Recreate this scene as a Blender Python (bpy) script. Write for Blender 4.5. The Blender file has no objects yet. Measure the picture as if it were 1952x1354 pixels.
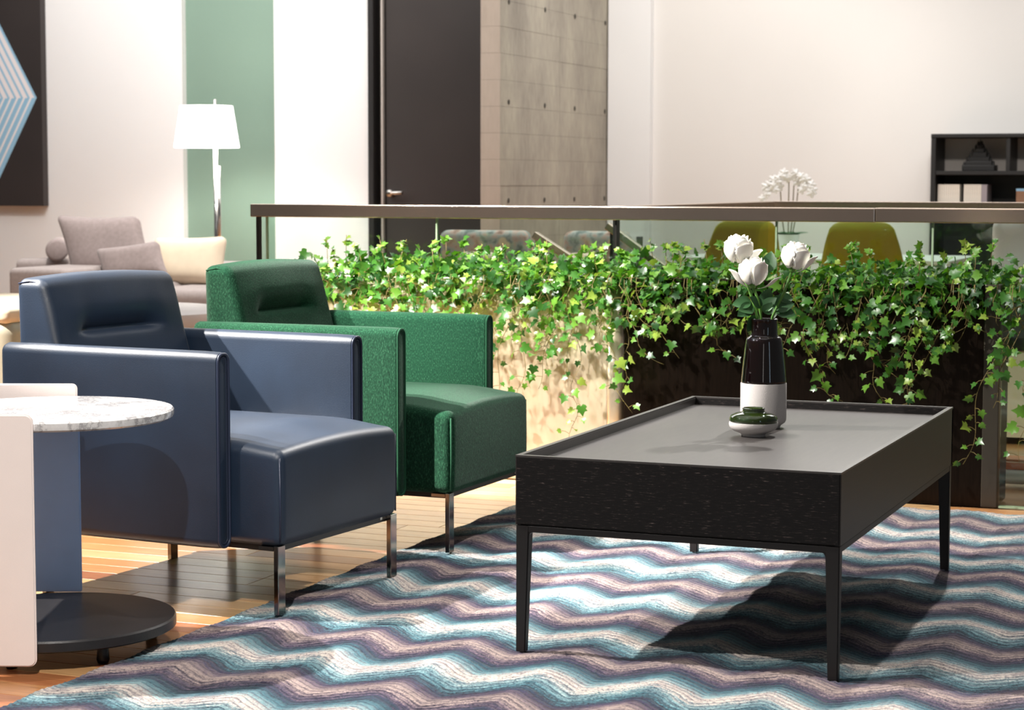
import bpy, bmesh, math, random
from math import sin, cos, pi, radians, exp, sqrt
from mathutils import Vector, Matrix
import numpy as np
random.seed(7)
SC = bpy.context.scene
COL = SC.collection

# ------------------------------------------------------------------ camera
F_PX, PITCH, ROLL, YAW = 3887.3, 0.085, 0.0019, radians(21.854)
cam = bpy.data.cameras.new('camera')
cam.sensor_width = 36.0
cam.lens = F_PX / 1952 * 36.0
cam.dof.use_dof = True
cam.dof.focus_distance = 4.75
cam.dof.aperture_fstop = 9.0
cam.clip_start, cam.clip_end = 0.05, 100
camo = bpy.data.objects.new('camera', cam)
COL.objects.link(camo)
_f = Matrix.Rotation(YAW, 3, 'Z') @ Vector((0, cos(PITCH), -sin(PITCH)))
_u = Matrix.Rotation(YAW, 3, 'Z') @ Vector((0, sin(PITCH), cos(PITCH)))
_r = Matrix.Rotation(YAW, 3, 'Z') @ Vector((1, 0, 0))
_r2 = cos(ROLL) * _r + sin(ROLL) * _u
_u2 = -sin(ROLL) * _r + cos(ROLL) * _u
camo.matrix_world = Matrix(((_r2.x, _u2.x, -_f.x, 0), (_r2.y, _u2.y, -_f.y, 0), (_r2.z, _u2.z, -_f.z, 1.0), (0, 0, 0, 1)))
SC.camera = camo

# ------------------------------------------------------------------ world, lamps, exposure
w = bpy.data.worlds.new('world'); SC.world = w; w.use_nodes = True
w.node_tree.nodes['Background'].inputs[0].default_value = (1.0, 0.99, 0.985, 1)
w.node_tree.nodes['Background'].inputs[1].default_value = 0.06
SC.view_settings.view_transform = 'Standard'
SC.view_settings.look = 'None'
SC.view_settings.exposure = 0.75
SC.view_settings.gamma = 1.0
SC.view_settings.use_curve_mapping = False

def spot(loc, target, power, angle=50, blend=0.4, col=(1, 0.955, 0.90), size=0.05):
    l = bpy.data.lights.new('ceiling_or_fill_spot', 'SPOT')
    l.energy = power; l.spot_size = radians(angle); l.spot_blend = blend
    l.color = col; l.shadow_soft_size = size
    o = bpy.data.objects.new('ceiling_or_fill_spot', l); COL.objects.link(o)
    o.location = loc
    o.rotation_euler = (Vector(target) - Vector(loc)).to_track_quat('-Z', 'Y').to_euler()
    return o
def area(loc, sx, sy, power, col=(1, 0.985, 0.97)):
    l = bpy.data.lights.new('overhead_fill', 'AREA'); l.shape = 'RECTANGLE'; l.size = sx; l.size_y = sy
    l.energy = power; l.color = col
    o = bpy.data.objects.new('overhead_fill', l); COL.objects.link(o); o.location = loc; return o
area((-2.2, 4.8, 3.35), 4.0, 3.6, 17)            # added soft fill light above the seating
area((-6.4, 9.6, 3.35), 3.6, 3.0, 60)            # added fill light over the sofa corner
area((-2.4, 10.6, 3.35), 4.4, 3.4, 80)           # added fill light over the dining corner
spot((-3.4, 2.3, 3.2), (-0.7, 4.6, 0.0), 300, 38, 0.35, size=0.03)         # from the left on the coffee table
spot((-4.35, 3.75, 3.2), (-2.4, 4.95, 0.4), 900, 66, 0.5, size=0.03)         # key over the chair backs
spot((-5.05, 3.35, 3.2), (-2.40, 4.66, 0.45), 1700, 17, 0.6, size=0.03)          # narrow accent into the blue chair
spot((-0.95, 0.9, 3.2), (-2.75, 3.75, 0.3), 420, 25, 0.5, size=0.035)           # from behind the camera
spot((-2.05, 4.6, 3.2), (-1.5, 4.4, 0.0), 55, 80, 0.5, size=0.04)           # over the coffee table
spot((-1.2, 7.4, 3.2), (-1.3, 4.8, 0.4), 340, 40, 0.6, size=0.04)           # beyond the railing
spot((-3.4, 3.9, 3.1), (-2.75, 6.3, 0.15), 760, 30, 0.6, size=0.2)          # planter wash
spot((-2.9, 5.2, 3.2), (-2.8, 6.5, 0.75), 300, 36, 0.7, size=0.06)           # on the ivy
spot((-1.4, 5.2, 3.2), (-1.5, 6.5, 0.6), 75, 45, 0.8, size=0.08)           # right half of the planter
spot((-5.4, 8.0, 3.2), (-6.0, 9.5, 0.45), 230, 60, 0.7, size=0.1)           # sofa corner
spot((-6.6, 9.3, 3.3), (-7.2, 11.5, 1.2), 80, 90, 0.8, size=0.1)           # added to brighten the left white wall
spot((-5.4, 9.3, 3.3), (-5.6, 11.5, 1.2), 34, 70, 0.8, size=0.1)           # added to brighten the white pillar and door
spot((-3.2, 10.9, 3.3), (-3.9, 13.1, 1.2), 80, 90, 0.8, size=0.1)          # added to brighten the far wall
spot((-1.6, 9.6, 2.6), (-1.8, 13.1, 1.15), 60, 50, 0.8, size=0.1)           # added low down to brighten the inside of the bookshelf

def window(loc, target, wd, ht, power, col):
    o = area(loc, wd, ht, power, col); o.name = 'window_daylight'; o.data.name = 'window_daylight'
    o.rotation_euler = (Vector(target) - Vector(loc)).to_track_quat('-Z', 'Y').to_euler()
window((2.6, 1.2, 1.5), (-1.3, 4.8, 0.8), 0.4, 2.4, 3.5, (0.62, 0.82, 1.0))       # shopfront windows behind the camera
window((0.2, -2.4, 1.7), (-1.3, 4.8, 0.8), 0.45, 2.4, 3.5, (1, 0.97, 0.93))

# ------------------------------------------------------------------ materials
def srgb(r, g, b):
    f = lambda c: (c / 255 / 12.92) if c / 255 <= 0.04045 else ((c / 255 + 0.055) / 1.055) ** 2.4
    return (f(r), f(g), f(b), 1)
class NT:
    def __init__(s, name):
        s.m = bpy.data.materials.new(name); s.m.use_nodes = True
        s.t = s.m.node_tree; s.b = s.t.nodes['Principled BSDF']
    def n(s, typ, **kw):
        x = s.t.nodes.new(typ)
        for k, v in kw.items():
            if k.startswith('i_'): x.inputs[int(k[2:])].default_value = v
            else: setattr(x, k, v)
        return x
    def l(s, a, ao, b, bi): s.t.links.new(a.outputs[ao], b.inputs[bi])
    def math(s, op, a, b=None, va=None, vb=None):
        x = s.n('ShaderNodeMath', operation=op)
        for i, (q, v) in enumerate(((a, va), (b, vb))):
            if q is not None: s.t.links.new(q, x.inputs[i])
            elif v is not None: x.inputs[i].default_value = v
        return x.outputs[0]
    def ramp(s, fac, stops, interp='LINEAR'):
        x = s.n('ShaderNodeValToRGB'); x.color_ramp.interpolation = interp
        e = x.color_ramp.elements
        while len(e) < len(stops): e.new(0.5)
        for q, (p, c) in zip(e, stops): q.position = p; q.color = c
        s.t.links.new(fac, x.inputs[0]); return x.outputs[0]
    def noise(s, scale, detail=3, rough=0.5, vec=None, out=0):
        x = s.n('ShaderNodeTexNoise'); x.inputs['Scale'].default_value = scale
        x.inputs['Detail'].default_value = detail; x.inputs['Roughness'].default_value = rough
        if vec is not None: s.t.links.new(vec, x.inputs['Vector'])
        return x.outputs[out]
    def coord(s, scale=(1, 1, 1)):
        c = s.n('ShaderNodeTexCoord'); mp = s.n('ShaderNodeMapping'); mp.inputs['Scale'].default_value = scale
        s.t.links.new(c.outputs['Object'], mp.inputs['Vector']); return mp.outputs[0]
    def mix(s, fac, a, b, mode='MIX'):
        x = s.n('ShaderNodeMix', data_type='RGBA', blend_type=mode)
        for i, v in ((0, fac), (6, a), (7, b)):
            if hasattr(v, 'is_output'): s.t.links.new(v, x.inputs[i])
            else: x.inputs[i].default_value = v
        return x.outputs[2]
    def bump(s, h, strength=0.3, dist=0.01):
        x = s.n('ShaderNodeBump'); x.inputs['Strength'].default_value = strength; x.inputs['Distance'].default_value = dist
        s.t.links.new(h, x.inputs['Height']); s.t.links.new(x.outputs[0], s.b.inputs['Normal'])
    def col(s, c):
        if hasattr(c, 'is_output'): s.t.links.new(c, s.b.inputs['Base Color'])
        else: s.b.inputs['Base Color'].default_value = c
    def set(s, **kw):
        names = dict(rough='Roughness', metal='Metallic', spec='Specular IOR Level', trans='Transmission Weight', ior='IOR', coat='Coat Weight',
                     coatr='Coat Roughness', sheen='Sheen Weight', sheenr='Sheen Roughness', estr='Emission Strength', ecol='Emission Color', sss='Subsurface Weight')
        for k, v in kw.items():
            q = s.b.inputs[names[k]]
            if hasattr(v, 'is_output'): s.t.links.new(v, q)
            else: q.default_value = v
        return s
MATS = {}
def simple(name, c, rough=0.5, var=0.0, vscale=8, bump=0.0, bscale=200, **kw):
    if name in MATS: return MATS[name]
    t = NT(name)
    if var:
        c2 = tuple(min(1, x * (1 + var)) for x in c[:3]) + (1,); c1 = tuple(x * (1 - var) for x in c[:3]) + (1,)
        t.col(t.ramp(t.noise(vscale, 4, vec=t.coord()), [(0.3, c1), (0.7, c2)]))
    else: t.col(c)
    t.set(rough=rough, **kw)
    if bump: t.bump(t.noise(bscale, 2, vec=t.coord()), bump, 0.002)
    MATS[name] = t.m; return t.m

M = {}
M['wall'] = simple('white_paint', srgb(236, 236, 236), 0.6, 0.015, 1.5)
M['wallwarm'] = simple('warm_white_paint', srgb(227, 224, 220), 0.6, 0.015, 1.5)
M['green_paint'] = simple('sage_green_paint', srgb(122, 148, 134), 0.6, 0.03, 1.2)
M['door'] = simple('black_door_paint', srgb(52, 46, 44), 0.45, 0.1, 2)
M['doorframe'] = simple('door_frame_black', srgb(32, 30, 30), 0.4)
M['chrome'] = simple('chrome', srgb(215, 212, 208), 0.12, metal=1.0)
M['darkchrome'] = simple('dark_chrome', srgb(132, 126, 120), 0.1, metal=1.0)
M['steel'] = simple('brushed_steel', srgb(200, 196, 190), 0.3, metal=1.0)
M['bronze'] = simple('bronze_rail', srgb(214, 192, 174), 0.2, 0.05, 3, metal=1.0)
M['bronzedark'] = simple('dark_post', srgb(24, 20, 17), 0.35)
M['blackmetal'] = simple('black_metal', srgb(26, 22, 21), 0.45, bump=0.05, bscale=900)
M['blackdisc'] = simple('black_disc', srgb(34, 32, 33), 0.35, 0.15, 30, bump=0.1, bscale=300)
M['shelf'] = simple('black_wood_shelf', srgb(26, 24, 23), 0.5)
M['shelfback'] = simple('shelf_back_grey', srgb(205, 196, 188), 0.6)
M['sofa'] = simple('taupe_sofa_fabric', srgb(158, 146, 142), 0.9, 0.08, 60, bump=0.3, bscale=300, sheen=0.2)
M['sofapillow'] = simple('mauve_pillow_fabric', srgb(148, 134, 131), 0.9, 0.1, 50, bump=0.3, bscale=260, sheen=0.2)
M['creampillow'] = simple('cream_pillow_fabric', srgb(232, 214, 188), 0.85, 0.04, 20, bump=0.15, bscale=200, sheen=0.1)
M['beige'] = simple('beige_leather', srgb(186, 180, 158), 0.55, 0.05, 6)
M['whiteleather'] = simple('white_leather', srgb(232, 219, 214), 0.42, 0.015, 12, bump=0.12, bscale=700)
M['blueleather_light'] = simple('slate_blue_leather', srgb(146, 182, 230), 0.5, 0.05, 8, bump=0.1, bscale=500)
M['whitematte'] = simple('white_lacquer', srgb(236, 233, 226), 0.4)
M['yellow'] = simple('olive_yellow_shell', srgb(186, 172, 40), 0.45, 0.05, 6)
M['book'] = simple('book_cream', srgb(226, 216, 202), 0.7, 0.04, 60)
M['bookgrey'] = simple('book_grey', srgb(150, 140, 144), 0.7)
M['bookbrown'] = simple('box_brown', srgb(150, 110, 84), 0.7, 0.1, 20)
M['orange'] = simple('orange_cover', srgb(226, 130, 70), 0.6, 0.05, 12)
M['canvas'] = simple('black_canvas', srgb(50, 44, 43), 0.55, 0.12, 2)
M['stripeblue'] = simple('pale_blue_paint', srgb(150, 195, 222), 0.6)
M['stripewhite'] = simple('white_stripe_paint', srgb(238, 232, 234), 0.6)
M['ceramic'] = simple('speckled_ceramic', srgb(196, 190, 187), 0.75, 0.05, 500, bump=0.2, bscale=500)
M['soil'] = simple('dark_soil', srgb(38, 28, 20), 0.95, 0.3, 60)
M['petal'] = NT('white_rose_petal').set(rough=0.5, sss=0.15).m
M['petal'].node_tree.nodes['Principled BSDF'].inputs['Base Color'].default_value = srgb(250, 247, 238)
M['petal'].node_tree.nodes['Principled BSDF'].inputs['Subsurface Radius'].default_value = (0.01, 0.008, 0.005)
M['orchid'] = simple('orchid_petal', srgb(250, 247, 243), 0.5)
M['orchidyellow'] = simple('orchid_throat', srgb(220, 190, 70), 0.5)
M['stemgreen'] = simple('rose_stem', srgb(96, 146, 62), 0.45, 0.1, 60)
M['roseleaf'] = simple('rose_leaf', srgb(62, 104, 62), 0.42, 0.2, 40)
M['vine'] = simple('vine_stem', srgb(112, 98, 52), 0.6, 0.2, 30)

def leafmat(name, c, tr):
    t = NT(name); n = t.noise(40, 3, vec=t.coord())
    c1 = tuple(x * 0.75 for x in c[:3]) + (1,)
    t.col(t.ramp(n, [(0.3, c1), (0.7, c)])); t.set(rough=0.33, spec=0.6)
    tb = t.n('ShaderNodeBsdfTranslucent'); tb.inputs[0].default_value = tr
    mx = t.n('ShaderNodeMixShader'); mx.inputs[0].default_value = 0.22
    out = t.t.nodes['Material Output']
    t.l(t.b, 0, mx, 1); t.l(tb, 0, mx, 2); t.l(mx, 0, out, 0)
    return t.m
LEAFM = [leafmat('ivy_leaf_dark', srgb(36, 74, 32), srgb(80, 150, 24)), leafmat('ivy_leaf_mid', srgb(58, 108, 38), srgb(110, 185, 30)),
         leafmat('ivy_leaf_light', srgb(94, 140, 48), srgb(140, 200, 44)), leafmat('ivy_leaf_young', srgb(134, 160, 62), srgb(165, 200, 60))]

def mk_glass(name, tint, refl=1.0):
    t = NT(name); t.t.nodes.remove(t.b)
    tr = t.n('ShaderNodeBsdfTransparent'); tr.inputs[0].default_value = tint
    gl = t.n('ShaderNodeBsdfGlossy'); gl.inputs['Roughness'].default_value = 0.02; gl.inputs[0].default_value = (0.9, 1, 0.95, 1)
    lw = t.n('ShaderNodeLayerWeight'); lw.inputs[0].default_value = 0.5
    k = t.n('ShaderNodeMath', operation='MULTIPLY_ADD'); k.inputs[1].default_value = 0.6 * refl; k.inputs[2].default_value = 0.03
    pw = t.n('ShaderNodeMath', operation='POWER'); pw.inputs[1].default_value = 4.0; t.l(lw, 1, pw, 0); t.l(pw, 0, k, 0)
    mx = t.n('ShaderNodeMixShader'); t.l(k, 0, mx, 0); t.l(tr, 0, mx, 1); t.l(gl, 0, mx, 2)
    t.l(mx, 0, t.t.nodes['Material Output'], 0); return t.m
M['glass'] = mk_glass('railing_glass', (0.905, 0.962, 0.935, 1))
M['glassedge'] = simple('glass_edge_green', srgb(150, 170, 140), 0.2)

def mk_tinted(name, c):
    t = NT(name); t.col(c); t.set(rough=0.04, trans=0.85, ior=1.5, coat=0.6, coatr=0.02); return t.m
M['amber'] = mk_tinted('dark_amber_glass', srgb(40, 16, 12))
M['greenglass'] = mk_tinted('olive_green_glass', srgb(70, 92, 24))

def mk_leather():
    t = NT('navy_leather'); v = t.coord()
    n = t.noise(5, 4, vec=v)
    t.col(t.ramp(n, [(0.3, srgb(20, 32, 48)), (0.7, srgb(27, 42, 61))]))
    t.set(rough=0.46, spec=0.55, sheen=0.06, sheenr=0.3)
    t.bump(t.noise(420, 3, vec=v), 0.16, 0.0015); return t.m
def mk_felt():
    t = NT('green_felt'); v = t.coord()
    n = t.noise(260, 4, 0.7, vec=v)
    vs = t.coord((1, 1, 0.35))
    n2 = t.noise(420, 2, 0.6, vec=vs)
    c = t.ramp(n2, [(0.3, srgb(8, 38, 26)), (0.55, srgb(20, 68, 46)), (0.78, srgb(74, 126, 94))])
    c = t.mix(0.35, c, t.ramp(n, [(0.3, srgb(8, 34, 22)), (0.75, srgb(40, 90, 62))]))
    t.col(c); t.set(rough=0.95, spec=0.1, sheen=0.12, sheenr=0.5)
    t.bump(n2, 0.5, 0.002); return t.m
M['leather'] = mk_leather(); M['felt'] = mk_felt()
M['leatherpipe'] = simple('navy_piping', srgb(34, 42, 62), 0.4)
M['feltpipe'] = simple('green_piping', srgb(20, 78, 50), 0.9)

def mk_marble():
    t = NT('white_marble'); v = t.coord()
    wv = t.noise(5, 6, 0.65, vec=v, out=1)
    mp = t.n('ShaderNodeMix', data_type='VECTOR'); mp.inputs[0].default_value = 0.35
    t.t.links.new(v, mp.inputs[4]); t.t.links.new(wv, mp.inputs[5])
    n = t.noise(9, 8, 0.6, vec=mp.outputs[1])
    t.col(t.ramp(n, [(0.38, srgb(214, 212, 211)), (0.46, srgb(200, 198, 197)), (0.51, srgb(150, 147, 148)), (0.56, srgb(204, 202, 201)), (0.7, srgb(218, 216, 215))]))
    t.set(rough=0.12); return t.m
M['marble'] = mk_marble()

def mk_blackoak(axis, flecks=True):
    t = NT('black_oak_' + axis); sc = (26, 60, 260) if axis == 'x' else ((60, 6, 160) if axis == 'y' else (6, 60, 60))
    v = t.coord(sc)
    n = t.noise(1.6, 4, 0.7, vec=v)
    if flecks:
        t.col(t.ramp(n, [(0.45, srgb(12, 9, 9)), (0.585, srgb(19, 15, 14)), (0.64, srgb(62, 53, 50)), (0.72, srgb(120, 106, 100))]))
    else:
        t.col(t.ramp(n, [(0.3, srgb(34, 31, 30)), (0.7, srgb(42, 38, 36))]))
    t.set(rough=0.6 if flecks else 0.42, spec=0.25 if flecks else 0.4)
    t.bump(n, 0.15, 0.001); return t.m
M['oak_front'] = mk_blackoak('x'); M['oak_side'] = mk_blackoak('y', False)
def mk_tabletop():
    t = NT('grey_stained_top'); v = t.coord((40, 4, 40)); n = t.noise(2, 4, 0.6, vec=v)
    t.col(t.ramp(n, [(0.3, srgb(58, 55, 54)), (0.7, srgb(68, 64, 62))])); t.set(rough=0.34, spec=0.6); return t.m
M['tabletop'] = mk_tabletop()

def mk_wood(i, base, dark, light):
    t = NT('plank_wood_%s' % 'abcdefgh'[i]); v = t.coord((1.2, 26, 26))
    n = t.noise(2.2, 5, 0.65, vec=v); n2 = t.noise(9, 3, 0.6, vec=v)
    c = t.ramp(n, [(0.25, dark), (0.5, base), (0.75, light)])
    c = t.mix(0.35, c, t.ramp(n2, [(0.35, dark), (0.65, light)]))
    t.col(c); t.set(rough=0.3, coat=0.25, coatr=0.16); t.bump(n2, 0.08, 0.001); return t.m
WOOD = [mk_wood(0, srgb(196, 138, 88), srgb(160, 104, 62), srgb(216, 164, 112)), mk_wood(1, srgb(168, 104, 64), srgb(132, 76, 44), srgb(188, 126, 82)),
        mk_wood(2, srgb(208, 160, 108), srgb(176, 124, 78), srgb(226, 184, 134)), mk_wood(3, srgb(146, 84, 54), srgb(112, 60, 38), srgb(168, 104, 70)),
        mk_wood(4, srgb(186, 128, 78), srgb(150, 98, 56), srgb(206, 150, 100)), mk_wood(5, srgb(214, 172, 122), srgb(186, 140, 92), srgb(230, 192, 146))]

def mk_rug():
    t = NT('chevron_rug'); tc = t.n('ShaderNodeTexCoord'); sx = t.n('ShaderNodeSeparateXYZ')
    t.l(tc, 'Object', sx, 0); P = tc.outputs['Object']
    nl = t.noise(1.4, 2, vec=P); nm = t.noise(9, 3, vec=P)
    x = t.math('ADD', sx.outputs[0], None, vb=1.831 + 2.4)
    x = t.math('ADD', x, t.math('MULTIPLY', t.math('SUBTRACT', nl, None, vb=0.5), None, vb=0.05))
    sn = t.math('MULTIPLY', t.math('COSINE', t.math('MULTIPLY', x, None, vb=2 * pi / 0.24)), None, vb=-0.965)
    tri = t.math('MULTIPLY', t.math('ARCSINE', sn), None, vb=0.06 * 2 / pi)
    v = t.math('SUBTRACT', sx.outputs[1], tri)
    v = t.math('ADD', v, t.math('MULTIPLY', t.math('SUBTRACT', nl, None, vb=0.5), None, vb=0.14))
    v = t.math('ADD', v, t.math('MULTIPLY', t.math('SUBTRACT', nm, None, vb=0.5), None, vb=0.03))
    vraw = v
    cb = t.n('ShaderNodeCombineXYZ'); t.t.links.new(t.math('MULTIPLY', sx.outputs[0], None, vb=16), cb.inputs[0])
    t.t.links.new(t.math('MULTIPLY', vraw, None, vb=110), cb.inputs[1])
    nr = t.noise(1.0, 4, 0.65, vec=cb.outputs[0])
    fine = t.noise(190, 4, 0.75, vec=P); fine2 = t.noise(75, 3, 0.7, vec=P)
    vj = t.math('ADD', v, t.math('MULTIPLY', t.math('SUBTRACT', nr, None, vb=0.5), None, vb=0.115))
    vj = t.math('ADD', vj, t.math('MULTIPLY', t.math('SUBTRACT', fine, None, vb=0.5), None, vb=0.09))
    ph = t.math('FRACT', t.math('DIVIDE', t.math('ADD', vj, None, vb=0.41 * 0.5 - 3.83 + 0.06 + 8.2), None, vb=0.41))
    T, Td, Nv, Dt, Te, Aq, Cr = srgb(164, 145, 137), srgb(104, 88, 100), srgb(50, 46, 74), srgb(42, 68, 82), srgb(72, 116, 126), srgb(136, 164, 166), srgb(208, 196, 184)
    c = t.ramp(ph, [(0.0, T), (0.03, T), (0.10, Td), (0.17, Nv), (0.235, Dt), (0.30, Te), (0.39, Aq), (0.465, Cr), (0.535, Cr), (0.61, Aq), (0.70, Te), (0.765, Dt), (0.83, Nv), (0.90, Td), (0.97, T), (1.0, T)])
    rows = t.math('SINE', t.math('MULTIPLY', vraw, None, vb=2 * pi / 0.0205))
    sp = t.ramp(fine, [(0.36, (0.15, 0.14, 0.2, 1)), (0.46, (0.85, 0.85, 0.88, 1)), (0.65, (1.1, 1.1, 1.1, 1))])
    st = t.ramp(nr, [(0.34, (0.42, 0.40, 0.48, 1)), (0.48, (1, 1, 1, 1)), (0.7, (1.1, 1.1, 1.1, 1))])
    c = t.mix(0.85, c, st, 'MULTIPLY'); c = t.mix(0.8, c, sp, 'MULTIPLY')
    s2 = t.ramp(fine2, [(0.35, (0.7, 0.7, 0.76, 1)), (0.5, (1, 1, 1, 1))]); c = t.mix(0.7, c, s2, 'MULTIPLY')
    rr = t.ramp(t.math('ADD', t.math('MULTIPLY', rows, None, vb=0.5), None, vb=0.5), [(0.0, (0.36, 0.35, 0.43, 1)), (0.4, (1, 1, 1, 1))])
    c = t.mix(0.75, c, rr, 'MULTIPLY')
    t.col(c); t.set(rough=0.92, spec=0.2, sheen=0.15)
    h = t.math('ADD', t.math('MULTIPLY', rows, None, vb=0.5), t.math('MULTIPLY', fine, None, vb=1.6))
    t.bump(h, 0.55, 0.004); return t.m
M['rug'] = mk_rug()

def mk_concrete(name, a, b, c, metal=0.0, rough=0.85):
    t = NT(name); v = t.coord((1, 1, 0.5)); n = t.noise(2.2, 6, 0.6, vec=v); n2 = t.noise(14, 4, 0.6, vec=t.coord((3, 3, 0.7)))
    k = t.ramp(n, [(0.3, a), (0.5, b), (0.72, c)]); k = t.mix(0.3, k, t.ramp(n2, [(0.3, a), (0.7, c)]))
    t.col(k); t.set(rough=rough, metal=metal); t.bump(n2, 0.1 if metal == 0 else 0.02, 0.004); return t.m
M['concrete'] = mk_concrete('raw_concrete', srgb(128, 121, 112), srgb(158, 151, 138), srgb(182, 175, 158))
M['concretelight'] = mk_concrete('raw_concrete_edge', srgb(166, 152, 138), srgb(180, 166, 152), srgb(190, 176, 162))
M['hole'] = simple('formwork_hole', srgb(60, 56, 50), 0.9)
M['planterlight'] = mk_concrete('cream_reflection_metal', srgb(224, 207, 178), srgb(232, 217, 190), srgb(240, 228, 204), 0.88, 0.45)  # metal coloured cream, standing in for the lit floor it reflects
def mk_bronzepanel():
    t = NT('dark_bronze_panel'); n = t.noise(30, 4, 0.6, vec=t.coord((6, 6, 0.6)))
    t.col(t.ramp(n, [(0.3, srgb(30, 22, 16)), (0.7, srgb(40, 30, 22))])); t.set(rough=0.36, metal=0.85); return t.m
M['planterdark'] = mk_bronzepanel()
M['planterend'] = simple('bronze_end_strip', srgb(74, 68, 60), 0.35, metal=0.6)
def mk_floral():
    t = NT('floral_fabric'); v = t.coord(); n = t.noise(16, 3, 0.6, vec=v)
    vo = t.n('ShaderNodeTexVoronoi'); vo.inputs['Scale'].default_value = 9; t.t.links.new(v, vo.inputs['Vector'])
    c = t.ramp(n, [(0.35, srgb(118, 128, 122)), (0.47, srgb(182, 186, 178)), (0.58, srgb(206, 176, 160)), (0.7, srgb(150, 120, 104))])
    c = t.mix(t.ramp(vo.outputs[0], [(0.16, (1, 1, 1, 1)), (0.24, (0, 0, 0, 1))]), c, srgb(232, 212, 176)); t.col(c); t.set(rough=0.85); return t.m
M['floral'] = mk_floral()
sh = NT('lit_lamp_shade'); sh.col(srgb(250, 246, 240)); sh.set(rough=0.8, ecol=(1, 0.97, 0.92, 1), estr=2.2); M['shade'] = sh.m

# ------------------------------------------------------------------ mesh helpers
def new_obj(name, me, mat=None, parent=None):
    o = bpy.data.objects.new(name, me); COL.objects.link(o)
    if mat is not None and len(me.materials) == 0: me.materials.append(mat)
    if parent is not None: o.parent = parent
    return o
def bm_obj(name, bm, mat, parent=None, smooth=False):
    me = bpy.data.meshes.new(name); bm.normal_update(); bm.to_mesh(me); bm.free()
    if smooth:
        me.polygons.foreach_set('use_smooth', [True] * len(me.polygons))
    return new_obj(name, me, mat, parent)
def tag(o, label, cat, group=None):
    o['label'] = label; o['category'] = cat
    if group: o['group'] = group
    return o
def thing(name, label, cat, loc=(0, 0, 0), rz=0, group=None):
    o = bpy.data.objects.new(name, None); COL.objects.link(o); o.empty_display_size = 0.05
    o.location = loc; o.rotation_euler = (0, 0, rz); return tag(o, label, cat, group)
def struct(o): o['kind'] = 'structure'; return o
def box(bm, x0, x1, y0, y1, z0, z1, bev=0.0, seg=2):
    r = bmesh.ops.create_cube(bm, size=1.0)
    for v in r['verts']:
        v.co = Vector((x0 + (v.co.x + .5) * (x1 - x0), y0 + (v.co.y + .5) * (y1 - y0), z0 + (v.co.z + .5) * (z1 - z0)))
    if bev > 0:
        es = list({e for v in r['verts'] for e in v.link_edges})
        bmesh.ops.bevel(bm, geom=es, offset=bev, segments=seg, affect='EDGES', profile=0.5)
def boxo(name, d, mat, parent=None, bev=0.0, seg=2):
    bm = bmesh.new(); box(bm, *d, bev=bev, seg=seg); return bm_obj(name, bm, mat, parent, smooth=False)
def smooth_by_angle(o, a=35):
    me = o.data; me.polygons.foreach_set('use_smooth', [True] * len(me.polygons))
    try: me.set_sharp_from_angle(angle=radians(a))
    except Exception: pass
    return o
def tube_mesh(bm, pts, rad, n=8, cap=True):
    pts = [Vector(p) for p in pts]; rings = []
    up = Vector((0, 0, 1)); prev = None
    for i, p in enumerate(pts):
        d = (pts[min(i + 1, len(pts) - 1)] - pts[max(i - 1, 0)]).normalized()
        if prev is None:
            a = d.cross(up)
            if a.length < 1e-3: a = d.cross(Vector((1, 0, 0)))
            a.normalize()
        else:
            a = prev - d * prev.dot(d)
            if a.length < 1e-5: a = d.orthogonal()
            a.normalize()
        prev = a; b = d.cross(a)
        r = rad(i / (len(pts) - 1)) if callable(rad) else rad
        rings.append([bm.verts.new(p + (a * cos(2 * pi * k / n) + b * sin(2 * pi * k / n)) * r) for k in range(n)])
    for i in range(len(rings) - 1):
        for k in range(n):
            bm.faces.new((rings[i][k], rings[i][(k + 1) % n], rings[i + 1][(k + 1) % n], rings[i + 1][k]))
    if cap:
        bm.faces.new(rings[0][::-1]); bm.faces.new(rings[-1])
def loop_tube(bm, pts, rad, n=6):
    pts = [Vector(p) for p in pts]; N = len(pts); rings = []
    ctr = sum(pts, Vector()) / N
    nrm = (pts[1] - pts[0]).cross(pts[N // 2] - pts[0]).normalized()
    for i, p in enumerate(pts):
        d = (pts[(i + 1) % N] - pts[i - 1]).normalized(); b = d.cross(nrm)
        rings.append([bm.verts.new(p + (nrm * cos(2 * pi * k / n) + b * sin(2 * pi * k / n)) * rad) for k in range(n)])
    for i in range(N):
        for k in range(n):
            bm.faces.new((rings[i][k], rings[i][(k + 1) % n], rings[(i + 1) % N][(k + 1) % n], rings[(i + 1) % N][k]))
def lathe(bm, prof, n=40, c=(0, 0)):
    rings = []
    for r, z in prof:
        if r < 1e-5: rings.append([bm.verts.new((c[0], c[1], z))])
        else: rings.append([bm.verts.new((c[0] + r * cos(2 * pi * k / n), c[1] + r * sin(2 * pi * k / n), z)) for k in range(n)])
    for a, b in zip(rings, rings[1:]):
        for k in range(n):
            q = (k + 1) % n
            if len(a) == 1 and len(b) == 1: continue
            if len(a) == 1: bm.faces.new((a[0], b[q], b[k]))
            elif len(b) == 1: bm.faces.new((a[k], a[q], b[0]))
            else: bm.faces.new((a[k], a[q], b[q], b[k]))
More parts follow.
